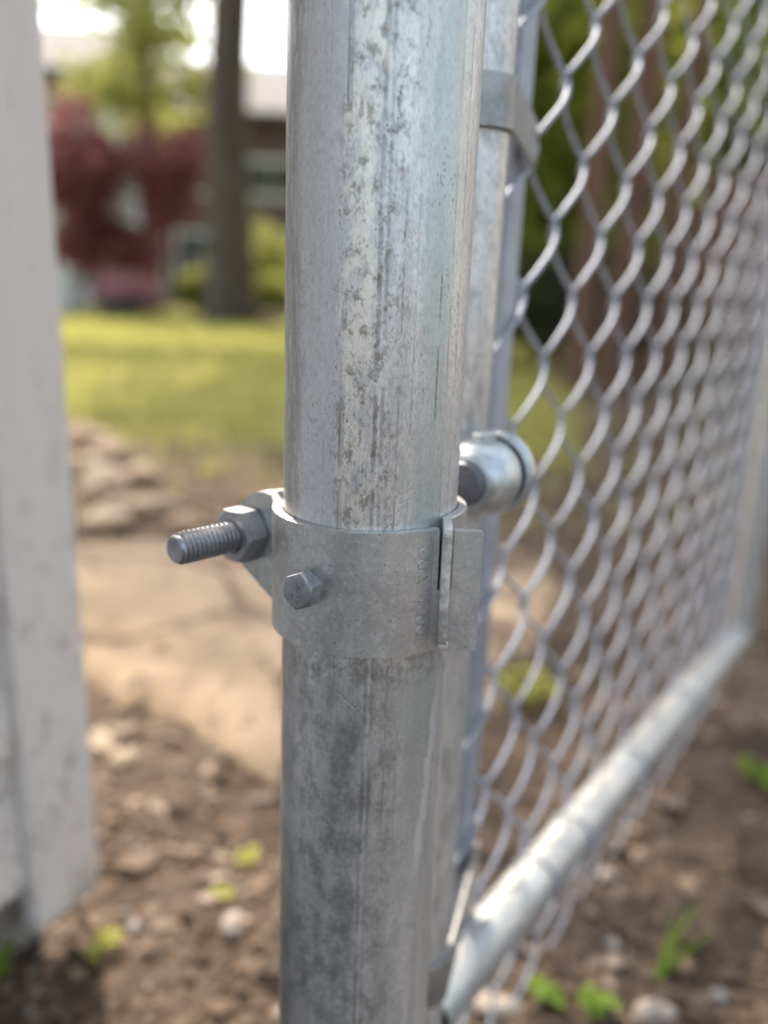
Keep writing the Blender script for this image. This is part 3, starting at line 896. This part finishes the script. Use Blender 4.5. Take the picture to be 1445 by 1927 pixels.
for i in range(13):
    z = 0.030 + 2.30 * i / 12
    s = ln * min(z, 1.0)
    q.append([S(s, -0.016, z), S(0.0640 + s, -0.016, z), S(0.0640 + s, 0, z), S(s, 0, z)])
prism('corner_board', q, M['paint'], shed, 0.0022)
# lapped siding boards on the wall facing the gate
z = 0.072; k = 0
while z < 2.25:
    h = 0.1165
    o = prism('siding_board', [[S(-2.6, -0.030, z), S(-0.0008 + ln * min(z, 1), -0.030, z), S(-0.0008 + ln * min(z, 1), -0.0062, z), S(-2.6, -0.0062, z)],
                               [S(-2.6, -0.030, z + h + 0.012), S(-0.0008 + ln * min(z, 1), -0.030, z + h + 0.012), S(-0.0008 + ln * min(z, 1), -0.0200, z + h + 0.012), S(-2.6, -0.0200, z + h + 0.012)]],
              M['paint'], shed, 0.0012)
    z += h
prism('footing', [[S(-2.6, -0.06, -0.1), S(0.03, -0.06, -0.1), S(0.03, -0.032, -0.1), S(-2.6, -0.032, -0.1)],
                  [S(-2.6, -0.06, 0.085), S(0.03, -0.06, 0.085), S(0.03, -0.032, 0.085), S(-2.6, -0.032, 0.085)]], M['dirtwall'], shed)
prism('end_wall', [[S(0.010, -0.026, 0.035), S(0.030, -0.026, 0.035), S(0.030, -2.0, 0.035), S(0.010, -2.0, 0.035)],
                   [S(0.010, -0.026, 2.30), S(0.030, -0.026, 2.30), S(0.030, -2.0, 2.30), S(0.010, -2.0, 2.30)]], M['paint'], shed)
prism('roof', [[S(-2.8, 0.12, 2.335), S(0.18, 0.12, 2.335), S(0.18, -2.15, 2.75), S(-2.8, -2.15, 2.75)],
               [S(-2.8, 0.12, 2.375), S(0.18, 0.12, 2.375), S(0.18, -2.15, 2.79), S(-2.8, -2.15, 2.79)]], M['roof'], shed)

# ------------------------------------------------------------------ foliage helpers
def leaf_cloud(n, centers, spread, size, seed, aspect=0.6, flat=0.35):
    r = np.random.default_rng(seed)
    c = centers[r.integers(0, len(centers), n)]
    p = c + r.normal(0, 1, (n, 3)) * np.asarray(spread)
    a = r.normal(0, 1, (n, 3)); a /= np.linalg.norm(a, axis=1, keepdims=True)
    b_ = r.normal(0, 1, (n, 3)); b_[:, 2] *= flat
    b_ = np.cross(a, b_); b_ /= np.linalg.norm(b_, axis=1, keepdims=True) + 1e-9
    s = size * r.uniform(0.55, 1.3, (n, 1))
    V = np.stack([p - a * s, p - b_ * s * aspect + a * s * 0.1, p + a * s, p + b_ * s * aspect + a * s * 0.1], 1).reshape(-1, 3)
    F = np.arange(4 * n).reshape(n, 4)
    return V, F
def ellipsoid_centers(c, rx, ry, rz, n, seed, shell=0.55):
    r = np.random.default_rng(seed)
    d = r.normal(0, 1, (n, 3)); d /= np.linalg.norm(d, axis=1, keepdims=True)
    q = (shell + (1 - shell) * r.random((n, 1))) * d
    q = np.where(r.random((n, 1)) < 0.25, q * 0.5, q)
    return np.array(c) + q * np.array([rx, ry, rz])
def limb(name, pts, r0, r1, mat, parent, n=10):
    rs = [r0 + (r1 - r0) * (i / (len(pts) - 1)) for i in range(len(pts))]
    return tube(name, pts, rs, mat, parent, n)
def wander(p0, p1, k, amp, seed):
    r = random.Random(seed); p0, p1 = Vector(p0), Vector(p1)
    return [p0.lerp(p1, i / k) + Vector((r.uniform(-amp, amp), r.uniform(-amp, amp), r.uniform(-amp, amp) * 0.4)) * (1 if 0 < i < k else 0) for i in range(k + 1)]

def bush(name, label, cat, loc, rx, ry, rz, n, size, mat, seed, group=None, clumps=26, spread=0.16, stems=4):
    t = thing(name, label, cat, loc, group)
    cs = ellipsoid_centers((0, 0, rz * 0.98), rx * 0.8, ry * 0.8, rz * 0.8, clumps, seed)
    V, F = leaf_cloud(n, cs, (rx * spread * 1.4, ry * spread * 1.4, rz * spread * 1.4), size, seed + 1)
    V[:, 2] = np.maximum(V[:, 2], 0.01)
    big_mesh('foliage', V, F, mat, t)
    for i in range(stems):
        a = seed + i * 2.1
        limb('stem', wander((0.05 * math.cos(a), 0.05 * math.sin(a), -0.03), (rx * 0.5 * math.cos(a), ry * 0.5 * math.sin(a), rz * 1.1), 5, 0.03, seed + i), 0.02, 0.008, M['twig_bark'], t, 6)
    return t

def tree(name, label, loc, h, r0, lean, bark, leafmat, crown, seed, group=None, limbs=8, leaves=6000, size=0.12, spread=0.3, roots=True):
    """crown: (z0, z1, radius at bottom, radius at top)"""
    t = thing(name, label, 'tree', loc, group)
    top = Vector((lean[0], lean[1], h))
    P = wander((0, 0, -0.15), top, 14, r0 * 0.22, seed)
    rs = []
    for i in range(len(P)):
        f_ = i / (len(P) - 1); rs.append(r0 * (1 - 0.8 * f_) * (1.28 if (i == 0 and roots) else 1))
    tube('trunk', P, rs, bark, t, 18)
    z0, z1, ra, rb = crown
    cs = []
    for i in range(limbs):
        f_ = (i + 0.5) / limbs
        z = z0 + (z1 - z0) * f_ * 0.92
        base = Vector((top.x * z / h, top.y * z / h, z - 0.2))
        ang = i * 2.399 + seed
        L = (ra + (rb - ra) * f_) * random.Random(seed * 31 + i).uniform(0.75, 1.1)
        end = base + Vector((math.cos(ang) * L, math.sin(ang) * L, L * 0.28))
        Q = wander(base, end, 6, 0.07 * L, seed + i)
        limb('branch', Q, max(0.012, r0 * 0.28 * (1 - f_ * 0.6)), 0.008, bark, t, 7)
        for k in range(2, 7): cs.append(tuple(Q[k]))
        for k in range(3):
            q = Q[3 + k] + Vector((random.Random(seed + i * 7 + k).uniform(-.3, .3) * L, random.Random(seed + i * 5 + k).uniform(-.3, .3) * L, 0.1 * L)); cs.append(tuple(q))
    V, F = leaf_cloud(leaves, np.array(cs), (spread, spread, spread * 0.6), size, seed + 3)
    big_mesh('crown', V, F, leafmat, t)
    return t

# ------------------------------------------------------------------ the garden behind
tree('pine_tree', 'tall pine with a thick dark bare trunk rising from the lawn beyond the post', (-2.20, 12.0, 0), 17, 0.31, (0.1, 0.4), M['pine_bark'], M['lf_pine'], (7.0, 16.6, 2.5, 0.7), 3, None, 22, 12000, 0.16, 0.34)
tree('young_tree', 'slender tree with loose pale green leaves in front of the distant roofs', (-4.42, 16.2, 0), 8.5, 0.19, (0.15, 0.0), M['pine_bark'], M['lf_lime'], (3.0, 8.2, 1.35, 0.6), 8, None, 16, 4600, 0.10, 0.30)
# two long unseen limbs added to the pine to streak the path with shadow
pine = bpy.data.objects['pine_tree']
for k, Q in enumerate(([(-2.12, 12.2, 12.9), (-3.0, 11.6, 12.6), (-3.86, 11.34, 12.5), (-4.31, 11.44, 12.5), (-4.75, 11.6, 12.6)],
                       [(-2.11, 12.25, 13.5), (-3.1, 11.75, 13.3), (-3.90, 11.55, 13.2), (-4.25, 11.70, 13.25), (-4.7, 12.0, 13.3)])):
    Q = [Vector(q) - pine.location for q in Q]
    limb('branch', Q, 0.06, 0.03, M['pine_bark'], pine, 8)
    cs_ = np.array([tuple(Q[-3].lerp(Q[-2], f_)) for f_ in (0, .5, 1)] + [tuple(Q[-2].lerp(Q[-1], f_)) for f_ in (.5, 1)])
    V, F = leaf_cloud(110, cs_, (0.16, 0.16, 0.08), 0.09, 90 + k)
    tag(big_mesh('shade_needle_tuft', V, F, M['lf_pine'], pine), kind='stuff')
# red maple
mp = thing('red_maple', 'wide dark red maple in front of the pale house beyond the lawn', 'tree', (-4.15, 14.0, 0))
cs = []
rr_ = random.Random(4)
for i in range(7):
    a = i * 0.9 + 0.2
    end = Vector((1.15 * math.cos(a) * rr_.uniform(0.5, 1), 0.8 * math.sin(a), rr_.uniform(1.5, 2.7)))
    limb('branch', wander((0.05 * math.cos(a), 0.05 * math.sin(a), 0.5), end, 6, 0.09, i), 0.045, 0.012, M['twig_bark'], mp, 8)
limb('trunk', wander((0, 0, -0.1), (0.02, 0, 0.62), 4, 0.02, 2), 0.085, 0.07, M['twig_bark'], mp, 12)
c1 = ellipsoid_centers((-0.65, 0, 1.75), 0.75, 0.7, 1.1, 46, 21, 0.3)
c2 = ellipsoid_centers((0.52, 0, 1.65), 0.75, 0.6, 0.85, 46, 22, 0.3)
c3 = ellipsoid_centers((-0.3, 0.0, 0.95), 1.1, 0.6, 0.45, 34, 23, 0.2)
cc = np.concatenate([c1, c2, c3])
hole = (np.abs(cc[:, 0] - 0.28) < 0.27) & (np.abs(cc[:, 2] - 1.45) < 0.36)
cc[:, 2] *= 1.13
V, F = leaf_cloud(9000, cc[~hole], (0.17, 0.17, 0.12), 0.075, 24)
big_mesh('crown', V, F, M['lf_red'], mp)
bush('azalea_bush', 'low pink flowering bush behind a dark tub below the red maple', 'bush', (-3.86, 12.95, 0), 0.52, 0.3, 0.36, 2400, 0.05, M['lf_pink'], 31)
tub = thing('planter_tub', 'low dark blue tub on the lawn edge in front of pink bush', 'planter', (-3.80, 12.45, 0))
lathe('tub_body', [(0.0, 0.02), (0.27, 0.0), (0.33, 0.20), (0.335, 0.26), (0.30, 0.26), (0.27, 0.21), (0.0, 0.20)], M['pot'], tub, (0, 0, 0), (0, 0, 1), 32)
lathe('rim', [(0.336, 0.235), (0.365, 0.24), (0.365, 0.275), (0.30, 0.28), (0.30, 0.262)], M['pot'], tub, (0, 0, 0), (0, 0, 1), 32)
bx_ = thing('storage_box', 'pale grey box standing at the left foot of the red maple', 'box', (-5.02, 13.2, 0))
box('box_body', (0, 0, 0.30), (0.62, 0.5, 0.60), M['bin'], bx_, 0, 0.02)
box('lid', (0, -0.01, 0.64), (0.68, 0.56, 0.075), M['bin'], bx_, 0, 0.02)
bush('shrub', 'bright lime shrub between the pine trunk and brown house, tallest of its row', 'shrub', (-2.45, 16.5, 0), 0.75, 0.5, 0.80, 2600, 0.07, M['lf_lime'], 41, 'lime green shrubs by the pine')
bush('shrub', 'small lime shrub just left of the pine trunk', 'shrub', (-3.30, 15.0, 0), 0.36, 0.3, 0.42, 1500, 0.06, M['lf_lime'], 42, 'lime green shrubs by the pine')
bush('shrub', 'low lime shrub at the right foot of the pine trunk', 'shrub', (-1.98, 14.6, 0), 0.5, 0.35, 0.34, 1500, 0.06, M['lf_lime'], 43, 'lime green shrubs by the pine')
def rock(name, label, loc, size, mat, seed, group=None):
    bm = bmesh.new(); bmesh.ops.create_icosphere(bm, subdivisions=2, radius=1)
    r = random.Random(seed)
    for v in bm.verts:
        k = 1 + 0.22 * math.sin(v.co.x * 3.1 + seed) * math.cos(v.co.y * 2.7 + seed * 2) + r.uniform(-0.09, 0.09)
        v.co = Vector((v.co.x * size[0] * k, v.co.y * size[1] * k, v.co.z * size[2] * k))
    me = bpy.data.meshes.new(name); bm.to_mesh(me); bm.free(); me.materials.append(mat)
    o = bpy.data.objects.new(name, me); COL.objects.link(o)
    o.location = (loc[0], loc[1], loc[2] if len(loc) > 2 else gz(loc[0], loc[1]) + size[2] * 0.45)
    o.rotation_euler = (0.2 * math.sin(seed), 0.2 * math.cos(seed), seed * 1.3)
    return tag(o, label, 'stone', group)
rock('stone', 'pinkish stone on the grass right of the pine trunk', (-1.62, 12.0), (0.22, 0.18, 0.14), M['stone_rust'], 5)

# houses
def window(parent, x, y, z, wx, wz, nx_=2, nz_=2):
    f = box('window', (x, y, z), (wx + 0.24, 0.06, wz + 0.24), M['trim'], parent)
    for i in range(nx_):
        for k in range(nz_):
            box('pane', ((i + 0.5) * wx / nx_ - wx / 2, -0.034, (k + 0.5) * wz / nz_ - wz / 2), (wx / nx_ - 0.05, 0.02, wz / nz_ - 0.05), M['glass'], f)
    return f
hA = thing('pale_house', 'pale house with light hip roof and dark gutter behind the red maple', 'house', (-11.0, 22.0, 0))
box('wall', (0, 0, 2.22), (9.6, 6.0, 4.44), M['wall_pale'], hA)
prism('roof', [[(-5.4, -3.6, 4.46), (5.15, -3.6, 4.46), (5.15, 3.6, 4.46), (-5.4, 3.6, 4.46)], [(-5.3, -0.02, 6.35), (5.05, -0.02, 6.15), (5.05, 0.02, 6.15), (-5.3, 0.02, 6.35)]], M['roof'], hA)
box('gutter', (0, -3.68, 4.42), (10.6, 0.14, 0.16), M['gutter'], hA)
box('downspout', (4.7, -3.09, 2.2), (0.16, 0.16, 4.36), M['gutter'], hA)
for x in (3.2, 0.6, -2.2): window(hA, x, -3.03, 3.1, 1.3, 1.3)
for x in (2.0, -1.2): window(hA, x, -3.03, 1.1, 1.2, 1.1)
hB = thing('brown_house', 'dark brown house with white banded windows and grey roof behind the pine trunk', 'house', (-1.6, 28.0, 0))
box('wall', (0, 0, 2.4), (10.4, 7.0, 4.8), M['wall_brown'], hB)
prism('roof', [[(-5.7, -4.1, 4.82), (5.7, -4.1, 4.82), (5.7, 4.1, 4.82), (-5.7, 4.1, 4.82)], [(-5.6, -0.03, 6.9), (3.2, -0.03, 6.9), (3.2, 0.03, 6.9), (-5.6, 0.03, 6.9)]], M['roof'], hB)
box('fascia', (0, -4.16, 4.74), (11.4, 0.10, 0.22), M['gutter'], hB)
for x in (-3.9, -1.7, 1.2, 3.8): window(hB, x, -3.53, 3.3, 1.5, 0.8, 2, 1)
for x in (-3.6, 0.2): window(hB, x, -3.53, 1.2, 1.3, 1.2)

# right-hand side, seen through the mesh
for (x, y, h, r0, lb, sd_) in ((1.06, 5.0, 7.5, 0.072, 'slim reddish cedar trunk behind mesh, nearest of the three to the gate upright', 51),
                               (1.36, 5.3, 8.5, 0.092, 'stout reddish cedar trunk behind mesh, middle of the three', 52),
                               (1.86, 6.1, 8.0, 0.085, 'reddish cedar trunk behind mesh, farthest right of the three', 53)):
    tree('cedar_tree', lb, (x, y, 0), h, r0, (0.12, 0.1), M['red_bark'], M['lf_pine'], (3.3, h - 0.3, 2.05, 0.6), sd_, 'reddish cedar trunks behind the gate mesh', 16, 7000, 0.12, 0.30)
bush('laurel_bush', 'tall leafy green bush behind mesh, left of the cedar trunks', 'bush', (1.25, 7.6, 0), 1.2, 0.8, 1.65, 7500, 0.085, M['lf_green'], 61, None, 46, 0.15)
bush('dark_bush', 'low dark bush behind the mesh at the lawn edge', 'bush', (1.35, 6.6, 0), 0.85, 0.4, 0.42, 3000, 0.05, M['lf_dark'], 62)
bf = thing('board_fence', 'weathered brown board fence far behind the chain link mesh', 'fence', (1.5, 9.2, 0))
for i in range(46):
    b_ = box('board', (i * 0.152, random.uniform(-0.006, 0.006), 0.92 + random.uniform(-0.01, 0.01)), (0.142, 0.02, 1.78), M['fence_wood'], bf, random.uniform(-0.01, 0.01))
for z in (0.35, 1.45): box('rail', (3.45, 0.04, z), (7.0, 0.04, 0.09), M['fence_wood'], bf)

for (x, y, h, sd_, mk, lb) in ((2.6, 11.5, 7.0, 71, 'lf_green', 'broad green tree behind the board fence, nearest the cedar trunks'), (5.2, 13.0, 7.5, 72, 'lf_dark', 'dark dense tree behind the board fence, at the right picture edge'),
                               (8.6, 12.0, 7.0, 73, 'lf_green', 'broad green tree beyond the right end of the board fence')):
    tree('leafy_tree', lb, (x, y, 0), h, 0.14, (0.1, 0), M['twig_bark'], M[mk], (1.2, h - 0.2, 2.1, 1.0), sd_, 'leafy trees behind the board fence', 16, 7000, 0.15, 0.45)
garage_reflector = thing('garage_reflector', 'added white building right of the gate, unseen, its side wall reflected in the post', 'garage_reflector', (8.4, 4.2, 0))  # added beyond the view so the post reflects a pale stripe
box('wall', (0, 0, 1.35), (3.6, 6.4, 2.7), M['trim'], garage_reflector, -0.22)
prism('roof', [[(-2.2, -3.3, 2.72), (2.0, -3.9, 2.72), (2.5, 3.3, 2.72), (-1.0, 4.0, 2.72)], [(-0.6, -3.3, 3.9), (0.3, -3.5, 3.9), (0.9, 3.3, 3.9), (0.2, 3.5, 3.9)]], M['roof'], garage_reflector)
drive_reflector = mesh_obj('driveway_reflector', [(3.6, -8, 0.012), (12, -8, 0.012), (6.6, 1.2, 0.012), (6.2, 7.4, 0.012), (4.2, 7.4, 0.012)], [(0, 1, 2, 3, 4)], M['path'])  # added unseen pale ground, there to reflect in the post's right edge
tag(drive_reflector, kind='structure')

# ------------------------------------------------------------------ lawn grass
def in_dirt(x, y):
    bed = (x - 0.17 * y + 0.5 * vn(x * 2.1, y * 2.1) > 0.16) & (y < 9.5)
    return ((vn(x * 1.3 + 3, y * 1.3) * 1.8 + vn(x * 4.1, y * 4.1 + 9) * 1.5 + (y - 2.6)) < 0) | bed
N = 62000
r = np.random.default_rng(77)
yy = 1.9 + (r.random(N) ** 1.7) * 12.6
xx = (r.random(N) - 0.45) * (1.6 + yy * 1.05)
keep = (~in_dirt(xx, yy) & (r.random(N) < np.clip((yy - 1.7) / 1.8, 0.1, 1))) | (r.random(N) < 0.05)
xx, yy = xx[keep], yy[keep]; n = len(xx)
sc_ = 0.6 + yy * 0.12
hh = r.uniform(0.022, 0.06, n) * np.clip(sc_, 0.7, 1.6); ww = r.uniform(0.003, 0.006, n) * sc_
a = r.random(n) * 6.283; lx, ly = np.cos(a), np.sin(a)
zz = gh(xx, yy) - 0.003
tip = r.normal(0, 0.5, (n, 2)) * hh[:, None]
V = np.stack([np.stack([xx - lx * ww, yy - ly * ww, zz], -1), np.stack([xx + lx * ww, yy + ly * ww, zz], -1),
              np.stack([xx + tip[:, 0] * .4 + lx * ww * .6, yy + tip[:, 1] * .4 + ly * ww * .6, zz + hh * .6], -1),
              np.stack([xx + tip[:, 0], yy + tip[:, 1], zz + hh], -1)], 1).reshape(-1, 3)
gr = big_mesh('grass', V, np.arange(4 * n).reshape(n, 4), M['grass'])
tag(gr, 'short sunlit yellow green grass of the lawn', 'grass', None, 'stuff')

# ------------------------------------------------------------------ litter on the dirt
N = 22000
r = np.random.default_rng(78)
yy = 0.30 + (r.random(N) ** 1.5) * 3.2
xx = (r.random(N) - 0.42) * (0.9 + yy * 1.1)
inp = np.zeros(N, bool)
px_, py_ = pts[:, 0], pts[:, 1]
j = len(pts) - 1
for i in range(len(pts)):
    c = ((py_[i] > yy) != (py_[j] > yy)) & (xx < (px_[j] - px_[i]) * (yy - py_[i]) / (py_[j] - py_[i] + 1e-12) + px_[i])
    inp ^= c; j = i
keep = ~inp | (r.random(N) < 0.14)
xx, yy, inp = xx[keep], yy[keep], inp[keep]; n = len(xx)
s = r.lognormal(-5.4, 0.55, n) * (0.8 + 0.35 * yy)
s = np.clip(s, 0.002, 0.022)
an = r.random(n) * 6.283; asp = r.uniform(0.35, 0.9, n)
ax_ = np.stack([np.cos(an), np.sin(an), r.normal(0, .22, n)], -1); bx2 = np.stack([-np.sin(an), np.cos(an), r.normal(0, .22, n)], -1)
zz = gh(xx, yy) + 0.0015 + s * 0.18 + np.where(inp, 0.024, 0)
C = np.stack([xx, yy, zz], -1)
def P_(u, v, lift): return C + ax_ * (s * u)[:, None] + bx2 * (s * asp * v)[:, None] + np.array([0, 0, 1.0]) * (s * lift)[:, None]
cur = r.uniform(-0.1, 0.55, n)
one = np.ones(n)
V = np.stack([P_(-one, 0 * one, cur), P_(-.35 * one, -one * r.uniform(.6, 1.1, n), cur * .3), P_(.45 * one, -one * r.uniform(.5, 1, n), cur * .2), P_(one, 0 * one, cur * .8),
              P_(.4 * one, one * r.uniform(.6, 1.1, n), cur * .4), P_(-.4 * one, one * r.uniform(.5, 1, n), cur * .25)], 1).reshape(-1, 3)
lt = big_mesh('leaf_litter', V, np.arange(6 * n).reshape(n, 6), M['litter'])
tag(lt, 'brown leaf scraps and bark chips strewn over the bare dirt', 'leaf litter', None, 'stuff')
# crumbs of soil and grit: small octahedra
N = 9000
yy = 0.32 + (r.random(N) ** 1.5) * 2.4; xx = (r.random(N) - 0.42) * (0.9 + yy * 1.1)
s = np.clip(r.lognormal(-5.7, 0.5, N), 0.0015, 0.013) * (0.8 + 0.3 * yy)
q = np.array([(1, 0, 0), (0, 1, 0), (-1, 0, 0), (0, -1, 0), (0, 0, .8), (0, 0, -.8)], float)
V = np.stack([xx, yy, gh(xx, yy) + s * 0.3], -1)[:, None, :] + q[None] * s[:, None, None] * r.uniform(.6, 1.2, (N, 6, 1))
T = np.array([(0, 1, 4), (1, 2, 4), (2, 3, 4), (3, 0, 4), (1, 0, 5), (2, 1, 5), (3, 2, 5), (0, 3, 5)])
gt = big_mesh('gravel', V.reshape(-1, 3), (np.arange(N)[:, None, None] * 6 + T[None]).reshape(-1, 3), M['grit'])
tag(gt, 'small crumbs of grit and soil scattered over the dirt', 'gravel', None, 'stuff')

# thin dead twigs and stalks
N = 420
yy = 0.34 + (r.random(N) ** 1.4) * 1.9; xx = (r.random(N) - 0.42) * (0.8 + yy * 1.0)
L_ = r.uniform(0.012, 0.055, N); an = r.random(N) * 6.283; rd = r.uniform(0.0006, 0.0016, N)
d_ = np.stack([np.cos(an), np.sin(an), r.normal(0, .12, N)], -1); s_ = np.stack([-np.sin(an), np.cos(an), 0 * an], -1)
C = np.stack([xx, yy, gh(xx, yy) + 0.004], -1)
rows_ = []
for f_, bend in ((-1, 0), (0.1, 1), (1, 0.2)):
    m_ = C + d_ * (L_ * f_)[:, None] + s_ * (L_ * 0.12 * bend)[:, None]
    for a_ in (0, 2.1, 4.2): rows_.append(m_ + s_ * (rd * math.cos(a_))[:, None] + np.array([0, 0, 1.0]) * (rd * math.sin(a_))[:, None])
V = np.stack(rows_, 1).reshape(-1, 3)
T = np.array([(i * 3 + k, i * 3 + (k + 1) % 3, i * 3 + 3 + (k + 1) % 3, i * 3 + 3 + k) for i in range(2) for k in range(3)])
tw = big_mesh('twigs', V, (np.arange(N)[:, None, None] * 9 + T[None]).reshape(-1, 4), M['litter'])
tag(tw, 'thin dead twigs and stalks lying across the dirt', 'twigs', None, 'stuff')

# single stones and chips
for (x, y, s, mt, lb) in (
    (-0.112, 0.604, (0.013, 0.009, 0.008), 'stone_pale', 'pale wedge of stone on the dirt left of the post foot'),
    (0.214, 0.530, (0.017, 0.010, 0.008), 'stone_pale', 'pale flat stone at the bottom edge beside the clover'),
    (0.098, 0.530, (0.022, 0.010, 0.006), 'stone_pale', 'long pale chip on the dirt right below the gate rail'),
    (-0.315, 0.905, (0.030, 0.018, 0.010), 'stone_tan', 'sunlit tan stone near the shed board, biggest there'),
    (-0.275, 0.855, (0.022, 0.016, 0.010), 'stone_tan', 'tan stone close behind the shed board'),
    (-0.70, 2.08, (0.115, 0.07, 0.05), 'stone_tan', 'big tan rock beyond the sandy path, left'),
    (-0.56, 1.93, (0.085, 0.06, 0.035), 'stone_tan', 'flat tan rock at the far edge of sandy path'),
    (-0.80, 2.45, (0.09, 0.07, 0.05), 'stone_rust', 'dull brown rock behind the big tan rock'),
    (-0.92, 2.62, (0.10, 0.07, 0.06), 'stone_rust', 'dim brown rock farthest back by the lawn edge'),
    (-0.83, 2.26, (0.085, 0.06, 0.045), 'stone_tan', 'tan rock half hidden behind the shed board'),
    (-0.645, 2.22, (0.06, 0.05, 0.035), 'stone_rust', 'small brown rock between the tan rocks and the lawn'),
    (-0.60, 1.78, (0.08, 0.05, 0.03), 'stone_tan', 'low tan rock at the corner of sandy path'),
    (-0.43, 1.80, (0.05, 0.04, 0.022), 'stone_rust', 'small flat brown rock on far edge of sandy path'),
    (0.262, 0.735, (0.013, 0.009, 0.007), 'stone_rust', 'orange brown stone on dirt right of the gate rail'),
    (0.300, 0.700, (0.012, 0.010, 0.006), 'stone_rust', 'rust coloured stone farther right on the dirt'),
    (0.222, 0.700, (0.010, 0.009, 0.006), 'stone_pale', 'small round pale pebble on dirt beside the rail'),
    (0.205, 0.612, (0.007, 0.006, 0.005), 'stone_grey', 'light grey pebble in the dirt below the mesh'),
    (0.275, 0.560, (0.009, 0.007, 0.005), 'stone_grey', 'grey pebble beside the leaning grass blades'),
    (-0.165, 0.700, (0.008, 0.006, 0.005), 'stone_rust', 'orange pebble on the dirt between shed board and post'),
    (-0.195, 0.610, (0.007, 0.006, 0.005), 'stone_grey', 'small grey pebble right of the shed board foot'),
    ):
    rock('stone', lb, (x, y), s, M[mt], abs(hash((round(x * 1000), round(y * 1000)))) % 97)

# weeds
def leaf_mesh(nm, L, W, mat, fold=0.18, curl=0.25):
    V, F = [], []
    for i in range(6):
        f_ = i / 5; wd = W * math.sin(math.pi * min(1, 0.08 + 0.9 * f_)) ** 0.8
        z = -curl * L * f_ * f_
        V += [(-wd, f_ * L, z + fold * wd), (0, f_ * L, z), (wd, f_ * L, z + fold * wd)]
    for i in range(5):
        a = i * 3; F += [(a, a + 1, a + 4, a + 3), (a + 1, a + 2, a + 5, a + 4)]
    me = bpy.data.meshes.new(nm); me.from_pydata(V, [], F); me.materials.append(mat); me.update()
    me.polygons.foreach_set('use_smooth', [True] * len(me.polygons))
    return me
LM = {'clover': leaf_mesh('leaf', 0.012, 0.0062, M['lf_weed']), 'seed': leaf_mesh('leaf', 0.012, 0.0045, M['lf_yel']), 'blade': None}
def weed(name, label, x, y, kind, n, spread, hgt, seed, scale=1.0, group=None):
    z = gz(x, y)
    t = thing(name, label, 'weed', (x, y, z), group)
    r = random.Random(seed)
    for i in range(n):
        a = i * 2.4 + seed; d = spread * math.sqrt((i + 0.5) / n)
        p = Vector((math.cos(a) * d, math.sin(a) * d, hgt * r.uniform(0.6, 1.1)))
        tube('stem', [(p.x * 0.3, p.y * 0.3, -0.004), (p.x * 0.7, p.y * 0.7, p.z * 0.6), tuple(p)], 0.0006 * scale, LM[kind].materials[0], t, 5)
        for k in range(3 if kind == 'clover' else 2):
            o = bpy.data.objects.new('leaf', LM[kind]); COL.objects.link(o); o.parent = t
            o.location = p; o.scale = (scale,) * 3
            o.rotation_euler = (r.uniform(-0.3, 0.5), r.uniform(-0.4, 0.4), a + k * (2.09 if kind == 'clover' else 3.1) + r.uniform(-.2, .2))
    return t
weed('clover_patch', 'bright green clover clump at the bottom, left of the other clover', 0.134, 0.535, 'clover', 4, 0.010, 0.012, 1, 0.75)
weed('clover_patch', 'bright green clover clump at the bottom, nearer the pale flat stone', 0.172, 0.528, 'clover', 5, 0.010, 0.014, 5, 0.75)
weed('weed', 'green weed at the picture edge below the shed board', -0.285, 0.555, 'clover', 4, 0.012, 0.016, 9, 0.8)
weed('seedling', 'yellow green seedling right of the shed board foot', -0.213, 0.585, 'seed', 4, 0.012, 0.014, 3, 1.1)
weed('seedling', 'tiny seedling near the post, on the dirt below the path', -0.112, 0.690, 'seed', 3, 0.008, 0.012, 6, 0.9)
weed('seedling', 'tiny seedling between the pale wedge stone and shed board', -0.127, 0.640, 'seed', 3, 0.007, 0.010, 8, 0.8)
weed('weed', 'sunlit yellow green weed seen through the mesh above the rail', 0.200, 1.06, 'seed', 9, 0.035, 0.04, 12, 1.8)
weed('weed', 'dim green weed at the right picture edge beside the rail', 0.435, 0.87, 'clover', 5, 0.02, 0.02, 14, 1.2)
gt_ = thing('grass_tuft', 'few long green grass blades leaning right on the dirt beside the gate', 'grass', (0.232, 0.575, gz(0.232, 0.575)))
for i, (dx, dy, dz, wd) in enumerate(((0.052, 0.055, 0.036, 0.0030), (0.060, 0.035, 0.020, 0.0026), (0.030, 0.048, 0.030, 0.0022), (0.042, 0.02, 0.012, 0.002))):
    V, F = [], []
    for k in range(7):
        f_ = k / 6; w_ = wd * (1 - f_ ** 2)
        p = Vector((dx * f_, dy * f_, dz * math.sin(f_ * 1.9) / 1))
        V += [(p.x - w_ * 0.7, p.y + w_ * 0.7, p.z), (p.x + w_ * 0.7, p.y - w_ * 0.7, p.z + w_ * 0.3)]
    for k in range(6): F.append((2 * k, 2 * k + 1, 2 * k + 3, 2 * k + 2))
    mesh_obj('blade', V, F, M['lf_weed'], gt_, True)
